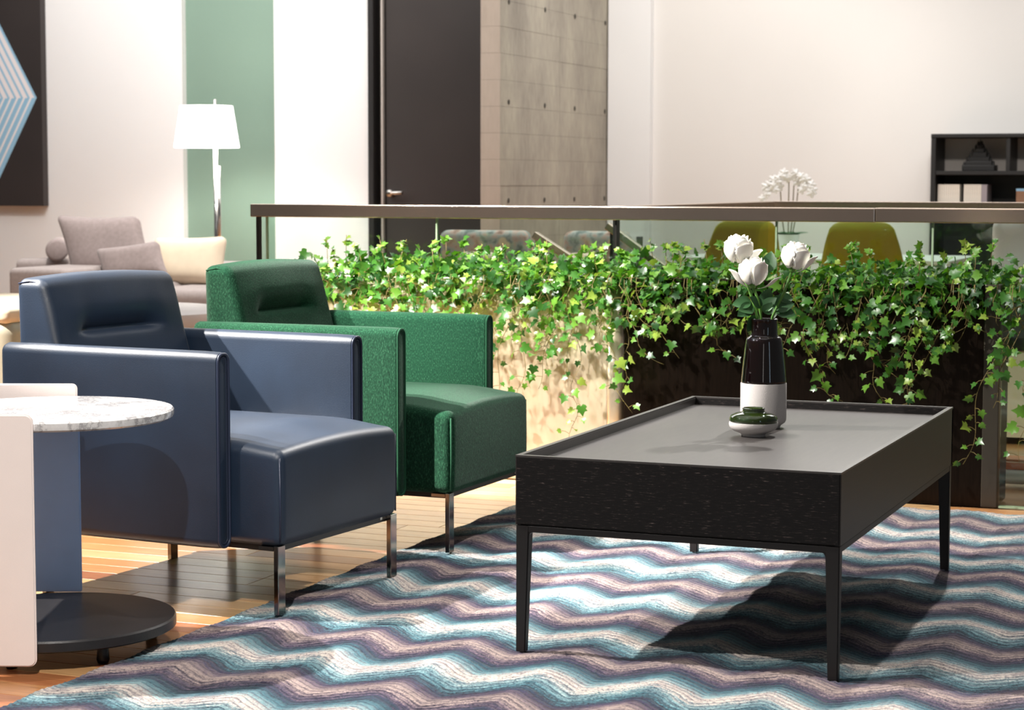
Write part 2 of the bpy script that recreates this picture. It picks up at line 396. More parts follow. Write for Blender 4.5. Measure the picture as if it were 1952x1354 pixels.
def rbox(name, d, r, mat, parent=None, n=(10, 10, 10), m=4, deform=None):
    """rounded box with a dense even surface, optionally deformed"""
    x0, x1, y0, y1, z0, z1 = d
    H = [(x1 - x0) / 2, (y1 - y0) / 2, (z1 - z0) / 2]; Cn = [(x0 + x1) / 2, (y0 + y1) / 2, (z0 + z1) / 2]
    r = min(r, *[h * 0.98 for h in H])
    ax = []
    for h, k in zip(H, n):
        inner = h - r
        c = [-h + r * (1 - math.tan((1 - i / m) * pi / 4)) for i in range(m)]
        mid = [-inner + 2 * inner * i / k for i in range(k + 1)]
        ax.append(c + mid + [-q for q in c[::-1]])
    bm = bmesh.new(); cache = {}
    def V(p):
        key = tuple(round(q, 6) for q in p)
        if key in cache: return cache[key]
        q = [max(-(h - r), min(h - r, a)) for a, h in zip(p, H)]
        dd = [a - b for a, b in zip(p, q)]; L = sqrt(sum(a * a for a in dd))
        if L > 1e-9: q = [b + r * a / L for a, b in zip(dd, q)]
        co = Vector([a + b for a, b in zip(q, Cn)])
        if deform: co = Vector(deform(co))
        v = bm.verts.new(co); cache[key] = v; return v
    for a in range(3):
        b, c = (a + 1) % 3, (a + 2) % 3
        for s in (-1, 1):
            for i in range(len(ax[b]) - 1):
                for j in range(len(ax[c]) - 1):
                    qs = []
                    for (ii, jj) in ((i, j), (i + 1, j), (i + 1, j + 1), (i, j + 1)):
                        p = [0, 0, 0]; p[a] = s * H[a]; p[b] = ax[b][ii]; p[c] = ax[c][jj]; qs.append(V(p))
                    if s < 0: qs.reverse()
                    try: bm.faces.new(qs)
                    except ValueError: pass
    return bm_obj(name, bm, mat, parent, smooth=True)
def cyl(name, c, r, z0, z1, mat, parent=None, n=24):
    bm = bmesh.new(); lathe(bm, [(0, z0), (r, z0), (r, z1), (0, z1)], n, c)
    return smooth_by_angle(bm_obj(name, bm, mat, parent))
def tubeo(name, pts, rad, mat, parent=None, n=8):
    bm = bmesh.new(); tube_mesh(bm, pts, rad, n); return bm_obj(name, bm, mat, parent, smooth=True)

# ------------------------------------------------------------------ setting: floor
FZ = -0.012
floor = struct(boxo('floor', (-9.5, 2.5, 1.0, 14.5, -0.2, FZ - 0.012), WOOD[4]))
PW = 0.088
plank_mesh = {}
rs = random.Random(3)
def plank(x0, x1, y0):
    L = round(x1 - x0, 2); k = rs.choice((0, 0, 1, 2, 2, 3, 4, 4, 5)); key = (L, k)
    if key not in plank_mesh:
        bm = bmesh.new(); box(bm, 0, L - 0.0018, 0, PW - 0.0018, -0.012, 0, bev=0.0008, seg=1)
        me = bpy.data.meshes.new('plank'); bm.to_mesh(me); bm.free(); me.materials.append(WOOD[k]); plank_mesh[key] = me
    o = new_obj('plank', plank_mesh[key], None, floor); o.location = (x0, y0, FZ)
lens = (0.9, 1.2, 1.6, 2.0)
y = 2.95; row = 0
while y < 6.36:
    x = -4.3 - rs.choice((0, 0.2, 0.45, 0.7)); xmax = -2.2 if y < 6.1 else 0.1
    while x < xmax:
        L = rs.choice(lens); plank(x, x + L, y); x += L
    y += PW; row += 1

# ------------------------------------------------------------------ rug
RX0, RX1, RY0, RY1 = -2.34, 0.05, 2.6, 6.262
def make_rug():
    nx, ny = 420, 640
    xs = np.linspace(RX0, RX1, nx); ys = np.linspace(RY0, RY1, ny)
    X, Y = np.meshgrid(xs, ys)
    tri = 0.06 * 2 / pi * np.arcsin(-0.965 * np.cos(2 * pi * (X + 1.831 + 2.4) / 0.24))
    v = Y - tri
    rng = np.random.RandomState(4)
    Z = -0.0035 + 0.0022 * np.cos(2 * pi * (v - 3.77) / 0.205) + 0.002 * np.sin(2 * pi * X / 0.24 + 2 * np.sin(Y * 3)) * np.sin(Y * 5 + X)
    Z += 0.0012 * np.cos(2 * pi * v / 0.0205) + rng.normal(0, 0.0005, X.shape)
    Z += 0.006 * np.exp(-((Y - 4.55) / 0.05) ** 2) * np.exp(-((X + 0.72) / 0.16) ** 2)
    ex = np.minimum(np.minimum(X - RX0, RX1 - X), np.minimum(Y - RY0, RY1 - Y))
    Z = Z - 0.006 * np.exp(-ex / 0.006)
    Z = np.maximum(Z, -0.0105)
    jit = rng.normal(0, 0.0016, (ny,)); X[:, 0] += np.convolve(jit, np.ones(5) / 3, 'same')
    Vt = np.stack([X, Y, Z], -1).reshape(-1, 3)
    idx = np.arange(nx * ny).reshape(ny, nx)
    quads = np.stack([idx[:-1, :-1], idx[:-1, 1:], idx[1:, 1:], idx[1:, :-1]], -1).reshape(-1, 4)
    # skirt down to the floor
    ring = np.concatenate([idx[0, :], idx[1:, -1], idx[-1, -2::-1], idx[-2:0:-1, 0]])
    low = Vt[ring].copy(); low[:, 2] = FZ
    base = len(Vt); Vt = np.vstack([Vt, low]); k = np.arange(len(ring)); kn = np.roll(k, -1)
    sk = np.stack([ring[kn], ring[k], base + k, base + kn], -1)
    quads = np.vstack([quads, sk])
    me = bpy.data.meshes.new('rug')
    me.vertices.add(len(Vt)); me.vertices.foreach_set('co', Vt.astype(np.float32).ravel())
    me.loops.add(quads.size); me.loops.foreach_set('vertex_index', quads.astype(np.int32).ravel())
    me.polygons.add(len(quads)); me.polygons.foreach_set('loop_start', (np.arange(len(quads)) * 4).astype(np.int32))
    me.polygons.foreach_set('loop_total', np.full(len(quads), 4, np.int32))
    me.polygons.foreach_set('use_smooth', np.ones(len(quads), bool))
    me.update(calc_edges=True); me.validate()
    return tag(new_obj('rug', me, M['rug']), 'zigzag striped rug in teal, cream, taupe and purple under the coffee table', 'rug')
make_rug()

# ------------------------------------------------------------------ setting: walls, door, column
def wall(name, d, mat): return struct(boxo(name, d, mat))
HT = 3.4
wall('wall_left', (-9.5, -6.905, 11.5, 11.7, FZ, HT), M['wall'])
wall('wall_green', (-6.93, -6.2, 11.55, 11.7, FZ, HT), M['green_paint'])
wall('wall_pillar', (-6.236, -5.57, 11.5, 12.35, FZ, HT), M['wall'])
wall('wall_behind_door', (-5.57, -4.62, 11.62, 11.8, FZ, HT), M['doorframe'])
wall('wall_back', (-4.62, 2.4, 13.16, 13.4, FZ, HT), M['wallwarm'])
wall('wall_back_pilaster', (-4.56, -4.26, 13.1, 13.16, FZ, HT), M['wall'])
dr = struct(boxo('door_1', (-5.47, -4.70, 11.53, 11.58, FZ, HT - 0.3), M['door'], bev=0.004))
boxo('door_frame', (-5.565, -5.53, 11.47, 11.6, FZ, HT - 0.2), M['doorframe'], dr)
boxo('door_stop', (-5.53, -5.475, 11.55, 11.6, FZ, HT - 0.2), M['bronzedark'], dr)
boxo('door_edge_trim', (-5.50, -5.488, 11.52, 11.56, FZ, HT - 0.2), M['shelfback'], dr)
bm = bmesh.new(); tube_mesh(bm, [(-5.43, 11.53, 0.925), (-5.43, 11.48, 0.925)], 0.022, 16)
hd = bm_obj('door_handle', bm, M['steel'], dr, True)
tubeo('lever', [(-5.43, 11.487, 0.925), (-5.41, 11.475, 0.926), (-5.335, 11.472, 0.928)], 0.012, M['steel'], hd)
bm = bmesh.new(); tube_mesh(bm, [(-5.43, 11.53, 0.83), (-5.43, 11.50, 0.83)], 0.02, 16); bm_obj('keyhole_rose', bm, M['steel'], dr, True)

# board-marked concrete column: recessed core with separate boards proud of the joints
core = struct(boxo('wall_concrete', (-4.69, -4.574, 11.204, 13.14, FZ, HT), M['hole']))
BH = 0.156
rs = random.Random(5)
for k in range(18):
    z0 = 0.35 + k * BH; z1 = z0 + BH - 0.0012
    boxo('concrete_board', (-4.694, -4.5705, 11.198, 11.206, z0, z1), M['concretelight'], core)
    e = rs.uniform(-0.001, 0.0015)
    boxo('concrete_board', (-4.576, -4.57 + e, 11.1985, 12.196, z0, z1), M['concrete'], core)
    e = rs.uniform(-0.001, 0.0015)
    boxo('concrete_board', (-4.576, -4.57 + e, 12.2, 13.14, z0, z1), M['concrete'], core)
for zz in (0.885, 1.47, 2.06):
    for yy in (11.33, 11.93, 12.47, 13.06):
        bm = bmesh.new(); bmesh.ops.create_circle(bm, cap_ends=True, radius=0.016, segments=14)
        o = bm_obj('tie_hole', bm, M['hole'], core); o.rotation_euler = (0, pi / 2, 0); o.location = (-4.567, yy, zz)

# ------------------------------------------------------------------ planter, railing, glass
PY, PT = 6.40, 0.672
pl = thing('planter', 'long waist-high planter with cream and dark bronze front panels below the railing', 'planter', (-2.1, 6.5, FZ))
def plp(name, d, mat, bev=0.0):
    d = (d[0] + 2.1, d[1] + 2.1, d[2] - 6.5, d[3] - 6.5, d[4] - FZ, d[5] - FZ); return boxo(name, d, mat, pl, bev)
o = plp('front_panel', (-3.35, -2.225, PY, PY + 0.02, FZ, PT), M['planterlight'], 0.003); o['label'] = 'pale cream metal front panel, coloured like the reflected lit floor'
bm = bmesh.new()
N = 10; prof = [(-2.225, PY)] + [(-2.225 + 0.055 * sin(a), PY + 0.055 * (1 - cos(a))) for a in [pi / 2 * i / N for i in range(1, N + 1)]]
vs = [[bm.verts.new((x + 2.1, yy - 6.5, z - FZ)) for (x, yy) in prof] for z in (FZ, PT)]
for i in range(len(prof) - 1): bm.faces.new((vs[0][i], vs[0][i + 1], vs[1][i + 1], vs[1][i]))
o = bm_obj('rounded_corner', bm, M['planterlight'], pl, True)
md = o.modifiers.new('s', 'SOLIDIFY'); md.thickness = 0.004
o = plp('front_panel', (-2.168, -0.99, PY + 0.004, PY + 0.024, FZ, PT + 0.012), M['planterdark'], 0.002); o['label'] = 'dark bronze front panel'
plp('end_post', (-0.99, -0.94, PY + 0.002, PY + 0.06, FZ, PT + 0.012), M['planterend'], 0.003)
plp('back_panel', (-3.35, -0.95, 6.62, 6.635, FZ, PT), M['planterdark'])
plp('side_panel', (-3.35, -3.33, PY + 0.02, 6.62, FZ, PT), M['planterlight'])
plp('side_panel', (-0.96, -0.945, PY + 0.06, 6.62, FZ, PT), M['planterdark'])
o = plp('soil', (-3.33, -0.965, PY + 0.026, 6.62, 0.45, PT - 0.03), M['soil'])

RY = 6.66; RZ0, RZ1 = 0.868, 0.915
rail = thing('glass_railing', 'glass balustrade with bronze handrail running behind the ivy planter', 'railing', (-2.0, RY, FZ))
def rlp(name, d, mat, bev=0.0):
    d = (d[0] + 2.0, d[1] + 2.0, d[2] - RY, d[3] - RY, d[4] - FZ, d[5] - FZ); return boxo(name, d, mat, rail, bev)
rlp('handrail', (-3.70, -1.385, RY - 0.03, RY + 0.03, RZ0, RZ1), M['bronze'], 0.003)
rlp('handrail', (-1.383, 0.6, RY - 0.03, RY + 0.03, RZ0 + 0.001, RZ1 + 0.001), M['bronze'], 0.003)
rlp('post', (-3.685, -3.670, RY - 0.012, RY + 0.003, FZ, RZ0), M['bronzedark'])
gx = [-3.645, -2.96, -2.285, -1.72, -1.2, 0.6]
for a, b in zip(gx, gx[1:]):
    o = rlp('glass_pane', (a + 0.003, b - 0.003, RY - 0.005, RY + 0.005, 0.10, RZ0), M['glass'])
for a in gx[1:-1]:
    rlp('glass_joint', (a - 0.003, a + 0.003, RY - 0.006, RY + 0.006, 0.10, RZ0), M['glassedge'] if a != -2.285 else M['bronzedark'])
rlp('glass_edge', (-3.648, -3.6425, RY - 0.006, RY + 0.006, 0.10, RZ0), M['glassedge'])

lg = thing('glass_screen', 'low clear glass screen standing on the wooden floor right of the dark planter', 'glass screen', (-0.2, 6.415, FZ))
for a, b in ((-0.935, 0.02), (0.025, 0.9)):
    boxo('glass_pane', (a + 0.2, b + 0.2, -0.006, 0.006, 0, 0.672), M['glass'], lg)
boxo('bottom_channel', (-0.735, 1.1, -0.010, 0.012, 0, 0.006), M['glassedge'], lg)

# far side of the stairwell: second balustrade
r2 = thing('stairwell_railing', 'bronze topped glass railing on the far side of the stairwell', 'railing', (-2.4, 9.17, FZ))
def r2p(name, d, mat, bev=0.0):
    d = (d[0] + 2.4, d[1] + 2.4, d[2] - 9.17, d[3] - 9.17, d[4] - FZ, d[5] - FZ); return boxo(name, d, mat, r2, bev)
r2p('handrail', (-2.43, -2.37, 7.0, 9.14, 0.868, 0.912), M['bronze'], 0.003)
r2p('handrail', (-2.43, 0.8, 9.14, 9.2, 0.868, 0.912), M['bronze'], 0.003)
r2p('post', (-2.415, -2.395, 7.0, 7.02, FZ, 0.868), M['bronzedark'])
r2p('glass_pane', (-2.405, -2.395, 7.05, 9.12, 0.05, 0.868), M['glass'])
r2p('glass_pane', (-2.36, 0.8, 9.165, 9.175, 0.05, 0.868), M['glass'])
# sloping handrails of the stair
for nm, p0, p1, lab in (('stair_handrail', (-3.10, 8.0, 0.79), (-2.55, 8.0, 0.46), 'dark sloping stair handrail seen through the glass, the left one of two'),
                        ('stair_handrail', (-2.775, 8.0, 0.83), (-2.2, 8.0, 0.43), 'dark sloping stair handrail seen through the glass, the right one of two')):
    t = thing(nm, lab, 'handrail', (p0[0], p0[1], FZ), 0, 'stair handrails')
    v = Vector(p1) - Vector(p0); L = v.length; ang = math.atan2(-v.z, v.x)
    o = boxo('bar', (0, L, -0.018, 0.018, -0.03, 0), M['bronze'], t, 0.003); o.location = (0, 0, p0[2] - FZ); o.rotation_euler = (0, ang, 0)
    boxo('upright', (0.005, 0.02, -0.008, 0.008, 0, p0[2] - FZ - 0.02), M['bronzedark'], t)

# ------------------------------------------------------------------ armchairs
SW, AT, SA, ZA, ZAB, ZB, DEP, ZT = 0.27, 0.05, 0.138, 0.607, 0.150, 0.157, 0.775, 0.760
def sstep(a, b, x):
    t = max(0, min(1, (x - a) / (b - a))); return t * t * (3 - 2 * t)
def make_chair(label, x0, y0, yaw, mat, pipe, pref):
    t = thing(pref + '_armchair', label, 'armchair', (x0, y0, 0), yaw)
    # seat block
    def seat_def(co):
        u, v, z = co
        k = (1 - (v / SW) ** 2)
        f = sstep(0.0, 1.0, (u + 0.16) / 0.16) if u > -0.16 else 0
        if z > 0.27:
            kk = sstep(0.27, 0.38, z)
            z += kk * (0.028 * k * (1 - f * 0.55) + 0.012 * (1 - f) - 0.004)
        if u > -0.05: u += 0.008 * k * sstep(ZB, 0.27, z) * sstep(0.42, 0.3, z)
        return (u, v, z)
    seat = rbox('seat', (-0.70, 0, -SW + 0.002, SW - 0.002, ZB, 0.386), 0.024, mat, t, (22, 18, 8), 5, seat_def)
    for s in (-1, 1):
        vv = s * (SW - 0.0085)
        tubeo('seam', [(-0.0055 + 0.000, vv, ZB + 0.012), (-0.0045, vv, 0.25), (-0.0058, vv, 0.365)], 0.0022, pipe, seat, 6)
    # back cushion
    def back_def(co):
        u, v, z = co
        h = (z - 0.34) / (ZT - 0.34)
        fr = sstep(-0.775, -0.70, u)
        lean = (1 - h) * 0.115 * fr
        u2 = u + lean + 0.006 * (1 - h)
        vm = sstep(-0.185, -0.115, v) * sstep(0.185, 0.10, v)
        if u > -0.74:
            zc = 0.628
            b = 0.018 * sstep(0.0, 1.0, 1 - abs((z - 0.69) / 0.085)) * (1 - (v / SW) ** 2)
            d = z - zc
            up = exp(-max(0, d) / 0.032) if d > 0 else exp(d / 0.005)
            u2 += fr * (b - 0.034 * up * vm - 0.010 * vm * (1 - sstep(zc - 0.05, zc, z)) * 0)
        if z > 0.70: z += 0.010 * (1 - (v / SW) ** 2) * sstep(0.70, 0.75, z)
        return (u2, v, z)
    bk = rbox('backrest', (-DEP + 0.002, -DEP + 0.088, -SW + 0.004, SW - 0.004, 0.34, ZT), 0.024, mat, t, (4, 34, 70), 5, back_def)
    for s in (-1, 1):
        tubeo('seam', [(-DEP + 0.012, s * (SW - 0.008), ZT - 0.0115), (-DEP + 0.045, s * (SW - 0.009), ZT - 0.005), (-DEP + 0.078, s * (SW - 0.012), ZT - 0.012)], 0.002, pipe, bk, 6)
    # arms: upholstered slabs with a piped front
    def prof(half, r, inset=0.0):
        pts = []; hw = AT / 2 - inset; z0, z1 = ZAB + inset, ZA - inset; rr = hw * 0.92
        for (cv, cz, a0) in ((hw - rr, z1 - rr, 0), (-(hw - rr), z1 - rr, pi / 2), (-(hw - rr), z0 + rr, pi), (hw - rr, z0 + rr, 1.5 * pi)):
            for i in range(7):
                a = a0 + i * pi / 12; pts.append((cv + rr * cos(a), cz + rr * sin(a)))
        return pts
    for s in (-1, 1):
        cv = s * (SW + AT / 2)
        bm = bmesh.new(); rings = []
        us = [(-SA, 0.006), (-SA - 0.003, 0.001), (-SA - 0.012, 0.0)] + [(-SA - 0.05 * i, -0.001) for i in range(1, 12)] + [(-DEP + 0.012, 0), (-DEP + 0.003, 0.004), (-DEP, 0.012)]
        for (u, ins) in us:
            rings.append([bm.verts.new((u, cv + a, z)) for (a, z) in prof(0, 0, ins)])
        n = len(rings[0])
        for a, b in zip(rings, rings[1:]):
            for k in range(n): bm.faces.new((a[k], b[k], b[(k + 1) % n], a[(k + 1) % n]))
        bm.faces.new(rings[0]); bm.faces.new(rings[-1][::-1])
        bmesh.ops.recalc_face_normals(bm, faces=bm.faces)
        arm = smooth_by_angle(bm_obj('armrest', bm, mat, t), 50)
        bm = bmesh.new(); loop_tube(bm, [(-SA + 0.001, cv + a, z) for (a, z) in prof(0, 0, 0.004)], 0.0036, 6)
        bm_obj('piping', bm, pipe, arm, True)
        bm = bmesh.new(); loop_tube(bm, [(-SA - 0.0005, cv + a, z) for (a, z) in prof(0, 0, 0.0115)], 0.0016, 6)
        bm_obj('stitched_seam', bm, pipe, arm, True)
    # outer back panel joining the arms
    boxo('back_panel', (-DEP + 0.004, -DEP + 0.03, -SW + 0.002, SW - 0.002, ZAB + 0.01, 0.45), mat, t, 0.008)
    # flat chrome legs
    for s in (-1, 1):
        boxo('leg', (-0.019, -0.006, min(s * SW, s * (SW - 0.03)), max(s * SW, s * (SW - 0.03)), 0.0 if True else 0, ZB + 0.004), M['darkchrome'], t, 0.0012, 1)
        boxo('leg', (-0.70, -0.687, min(s * SW, s * (SW - 0.03)), max(s * SW, s * (SW - 0.03)), FZ, ZB + 0.004), M['darkchrome'], t, 0.0012, 1)
    boxo('base_frame', (-0.69, -0.02, -SW + 0.02, SW - 0.02, ZB - 0.012, ZB + 0.004), M['bronzedark'], t)
    for s in (-1, 1):
        boxo('leg_bracket', (-0.06, -0.019, s * (SW - 0.03) - 0.03, s * (SW - 0.03) + 0.01, ZB - 0.006, ZB + 0.002), M['darkchrome'], t)
    return t
make_chair('navy blue leather armchair with piped arms and slim chrome legs', -2.1928, 4.3695, -0.0907, M['leather'], M['leatherpipe'], 'leather')
make_chair('emerald green felt armchair with chrome legs behind the blue leather one', -2.1679, 5.2531, -0.0198, M['felt'], M['feltpipe'], 'felt')

# ------------------------------------------------------------------ coffee table
TX, TY, TW, TL, TH, TA = -1.591, 3.987, 0.70, 1.295, 0.4216, 0.2722
ct = thing('coffee_table', 'black oak coffee table with tray top and slim tapered metal legs', 'coffee table', (TX, TY, 0))
RW = 0.012
o = boxo('front_panel', (0.002, TW - 0.003, 0.0, 0.014, TA + 0.002, TH - 0.004), M['oak_front'], ct, 0.0008, 1)
o = boxo('back_panel', (0, TW, TL - 0.014, TL, TA, TH - 0.004), M['oak_front'], ct)
for x0 in (0, TW - RW): boxo('side_panel', (x0, x0 + RW, 0.0015, TL, TA, TH - 0.004), M['oak_side'], ct, 0.0006, 1)
boxo('tray_top', (RW, TW - RW, RW, TL - RW, TH - 0.045, TH - 0.021), M['tabletop'], ct)
def rimpiece(pts):
    bm = bmesh.new(); a = [bm.verts.new((x, yy, TH - 0.0042)) for x, yy in pts]; b = [bm.verts.new((x, yy, TH)) for x, yy in pts]
    n = len(pts); bm.faces.new(b); bm.faces.new(a[::-1])
    for i in range(n): bm.faces.new((a[i], a[(i + 1) % n], b[(i + 1) % n], b[i]))
    bm_obj('rim', bm, M['tabletop'], ct)
R_ = RW
rimpiece([(0, 0), (TW, 0), (TW - R_, R_), (R_, R_)]); rimpiece([(TW, 0), (TW, TL), (TW - R_, TL - R_), (TW - R_, R_)])
rimpiece([(TW, TL), (0, TL), (R_, TL - R_), (TW - R_, TL - R_)]); rimpiece([(0, TL), (0, 0), (R_, R_), (R_, TL - R_)])
for (a, b) in ((RW, RW + 0.001), (TW - RW - 0.001, TW - RW)):
    boxo('tray_wall', (a, b, RW, TL - RW, TH - 0.021, TH - 0.004), M['tabletop'], ct)
for (a, b) in ((RW, RW + 0.001), (TL - RW - 0.001, TL - RW)):
    boxo('tray_wall', (RW, TW - RW, a, b, TH - 0.021, TH - 0.004), M['tabletop'], ct)
boxo('bottom_board', (RW, TW - RW, RW, TL - RW, TA + 0.004, TA + 0.014), M['blackmetal'], ct)
FR = 0.0135; G = 0.0015
for d in ((0.002, TW - 0.002, 0.002, 0.016), (0.002, TW - 0.002, TL - 0.016, TL - 0.002), (0.002, 0.016, 0.016, TL - 0.016), (TW - 0.016, TW - 0.002, 0.016, TL - 0.016)):
    boxo('frame_rail', (*d, TA - G - FR, TA - G), M['blackmetal'], ct, 0.0006, 1)
boxo('gap_shade_filler', (0.008, TW - 0.008, 0.008, TL - 0.008, TA - G - 0.002, TA + 0.005), M['bronzedark'], ct)  # dark filler block standing in for the shade between apron and frame
for d in ((0.05, 0.08, 0.05, 0.08), (TW - 0.08, TW - 0.05, 0.05, 0.08), (0.05, 0.08, TL - 0.08, TL - 0.05), (TW - 0.08, TW - 0.05, TL - 0.08, TL - 0.05)):
    boxo('spacer', (*d, TA - G - FR, TA + 0.004), M['blackmetal'], ct)
for sx in (0, 1):
    for sy in (0, 1):
        bm = bmesh.new()
        wx1, wx0, d1, d0 = 0.029, 0.0205, 0.0255, 0.018
        zt = TA - G
        for z, wx, dd in ((0, wx0, d0), (zt, wx1, d1)):
            pass
        def cr(z, wx, dd):
            xs = (0.0012, 0.002 + wx) if sx == 0 else (TW - 0.002 - wx, TW - 0.0012)
            ysx = (0.0012, 0.002 + dd) if sy == 0 else (TL - 0.002 - dd, TL - 0.0012)
            return [bm.verts.new((xs[i], ysx[j], z)) for i, j in ((0, 0), (1, 0), (1, 1), (0, 1))]
        a = cr(-0.002, wx0, d0); b = cr(zt, wx1, d1)
        for i in range(4): bm.faces.new((a[i], a[(i + 1) % 4], b[(i + 1) % 4], b[i]))
        bm.faces.new(a[::-1]); bm.faces.new(b)
        bmesh.ops.bevel(bm, geom=[e for e in bm.edges if abs(e.verts[0].co.z - e.verts[1].co.z) > 0.1], offset=0.0022, segments=2, affect='EDGES')
        bmesh.ops.recalc_face_normals(bm, faces=bm.faces)
        lg_ = bm_obj('leg', bm, M['blackmetal'], ct)
        # small fillet under the front rail
        bm = bmesh.new(); r = 0.008
        x_in = 0.002 + wx1 if sx == 0 else TW - 0.002 - wx1
        sgn = 1 if sx == 0 else -1; yy = (0.003, 0.015) if sy == 0 else (TL - 0.015, TL - 0.003)
        zb = TA - G - FR
        pts = [(x_in - sgn * 0.002, zb + 0.001), (x_in + sgn * r, zb + 0.001)] + [(x_in + sgn * (r - r * sin(q)), zb - (r - r * cos(q))) for q in [pi / 2 * i / 5 for i in range(6)]] + [(x_in - sgn * 0.002, zb - r)]
        A = [bm.verts.new((p[0], yy[0], p[1])) for p in pts]; B = [bm.verts.new((p[0], yy[1], p[1])) for p in pts]
        n = len(pts); bm.faces.new(A); bm.faces.new(B[::-1])
        for i in range(n): bm.faces.new((A[i], B[i], B[(i + 1) % n], A[(i + 1) % n]))
        bmesh.ops.recalc_face_normals(bm, faces=bm.faces)
        bm_obj('corner_fillet', bm, M['blackmetal'], lg_)
TZ = TH - 0.021

# ------------------------------------------------------------------ vase, pot, roses
VX, VY = -1.276, 4.835
vz = thing('vase', 'tall vase with dark amber glass top on a speckled white ceramic base', 'vase', (VX, VY, TZ))
bm = bmesh.new()
lathe(bm, [(0, 0), (0.040, 0), (0.042, 0.003), (0.043, 0.006), (0.0525, 0.013), (0.0555, 0.018), (0.0562, 0.026), (0.0562, 0.108), (0.0555, 0.110), (0.050, 0.110), (0.050, 0.02), (0, 0.02)], 56)
smooth_by_angle(bm_obj('base', bm, M['ceramic'], vz), 40)
bm = bmesh.new()
out = [(0.0545, 0.1095), (0.0553, 0.113), (0.0552, 0.116), (0.052, 0.150), (0.0475, 0.190), (0.0445, 0.212), (0.0425, 0.219), (0.0385, 0.2225), (0.0345, 0.2245), (0.0330, 0.228), (0.0322, 0.236), (0.0320, 0.262), (0.0325, 0.2655)]
inn = [(r - 0.0030, z + 0.001) for r, z in out[::-1]]
lathe(bm, [(0, 0.1105)] + out + [(0.0310, 0.2670)] + inn[1:-1] + [(0, 0.1135)], 56)
bm_obj('glass_top', bm, M['amber'], vz, True)

pot = thing('lidded_pot', 'small squat pot with olive green glass lid on a white ceramic bowl', 'pot', (-1.254, 4.662, TZ))
bm = bmesh.new()
lathe(bm, [(0, 0), (0.028, 0), (0.029, 0.004), (0.031, 0.0065), (0.045, 0.012), (0.053, 0.017), (0.0570, 0.023), (0.0578, 0.028), (0.0575, 0.0325), (0.055, 0.0335), (0.0, 0.0335)], 56)
smooth_by_angle(bm_obj('bowl', bm, M['ceramic'], pot), 45)
bm = bmesh.new()
out = [(0.0553, 0.0335), (0.0572, 0.0365), (0.0568, 0.042), (0.0535, 0.0480), (0.045, 0.0525), (0.034, 0.0555), (0.0275, 0.0570), (0.0258, 0.060), (0.0260, 0.0635), (0.0268, 0.0655)]
lathe(bm, [(0, 0.0345)] + out + [(0.0245, 0.0670)] + [(r - 0.003, z - 0.001) for r, z in out[::-1][1:]] + [(0, 0.0375)], 56)
bm_obj('glass_lid', bm, M['greenglass'], pot, True)

def petal(parent, phi, R, H, W, flare, tilt=0.0, z0=0.0, curl=0.0, name='petal'):
    bm = bmesh.new(); nu, nv = 8, 8; g = []
    for j in range(nv + 1):
        v = j / nv; rowv = []
        for i in range(nu + 1):
            u = -1 + 2 * i / nu
            wid = W * (0.35 + 0.65 * sin(min(1, v * 1.25) * pi / 2)) * sqrt(max(0.0, 1 - max(0, (v - 0.62) / 0.40) ** 2 * 0.9))
            a = phi + u * wid
            close = sin(pi * (0.13 + 0.53 * v)) ** 0.75 if flare < 0 else sin(pi * min(0.5, 0.12 + 0.60 * v)) ** 0.75
            r = R * close + max(0, flare) * R * max(0, v - 0.4) ** 1.6 + 0.0007 * cos(6 * a + 9 * v)
            z = z0 + H * v - max(0, flare) * 0.3 * H * max(0, v - 0.65) + 0.05 * H * (1 - u * u) * v
            p = Vector((r * cos(a), r * sin(a), z))
            if tilt:
                axis = Vector((-sin(phi), cos(phi), 0)); p = Matrix.Rotation(tilt, 3, axis) @ p
            rowv.append(bm.verts.new(p))
        g.append(rowv)
    for j in range(nv):
        for i in range(nu): bm.faces.new((g[j][i], g[j][i + 1], g[j + 1][i + 1], g[j + 1][i]))
    o = bm_obj(name, bm, M['petal'], parent, True)
    md = o.modifiers.new('s', 'SOLIDIFY'); md.thickness = 0.0009
    return o
def roseleaf_mesh(L=0.045, W=0.016):
    bm = bmesh.new(); N = 7; L_, R2, C_ = [], [], []
    for i in range(N + 1):
        t_ = i / N; wd = W * sin(pi * t_ ** 0.8) ** 0.8 if 0 < t_ < 1 else 0
        zc = -0.12 * L * t_ * t_
        C_.append(bm.verts.new((0, L * t_, zc)))
        if 0 < i < N:
            L_.append(bm.verts.new((-wd, L * t_, zc + wd * 0.28))); R2.append(bm.verts.new((wd, L * t_, zc + wd * 0.28)))
    for S, flip in ((L_, 0), (R2, 1)):
        fs = [(C_[0], C_[1], S[0])] + [(C_[i + 1], C_[i + 2], S[i + 1], S[i]) for i in range(len(S) - 1)] + [(C_[N - 1], C_[N], S[-1])]
        for f in fs: bm.faces.new(f if flip else f[::-1])
    me = bpy.data.meshes.new('leaf'); bm.to_mesh(me); bm.free()
    me.polygons.foreach_set('use_smooth', [True] * len(me.polygons)); me.materials.append(M['roseleaf']); return me
RLM = roseleaf_mesh()
def orient(o, loc, d, nrm, sc):
    d = Vector(d).normalized(); nrm = Vector(nrm); nrm = (nrm - d * nrm.dot(d))
    if nrm.length < 1e-4: nrm = d.orthogonal()
    nrm.normalize(); x = d.cross(nrm)
    m = Matrix(((x.x, d.x, nrm.x), (x.y, d.y, nrm.y), (x.z, d.z, nrm.z))).to_4x4()
    o.matrix_local = Matrix.Translation(loc) @ m @ Matrix.Scale(sc, 4)
CR, CU = Vector((_r.x, _r.y, 0)), Vector((0, 0, 1)); CF = Vector((_r.y * -1, _r.x, 0))   # sideways, up, away
S_V = 1.0 / 790.0    # metres per photo pixel at the vase
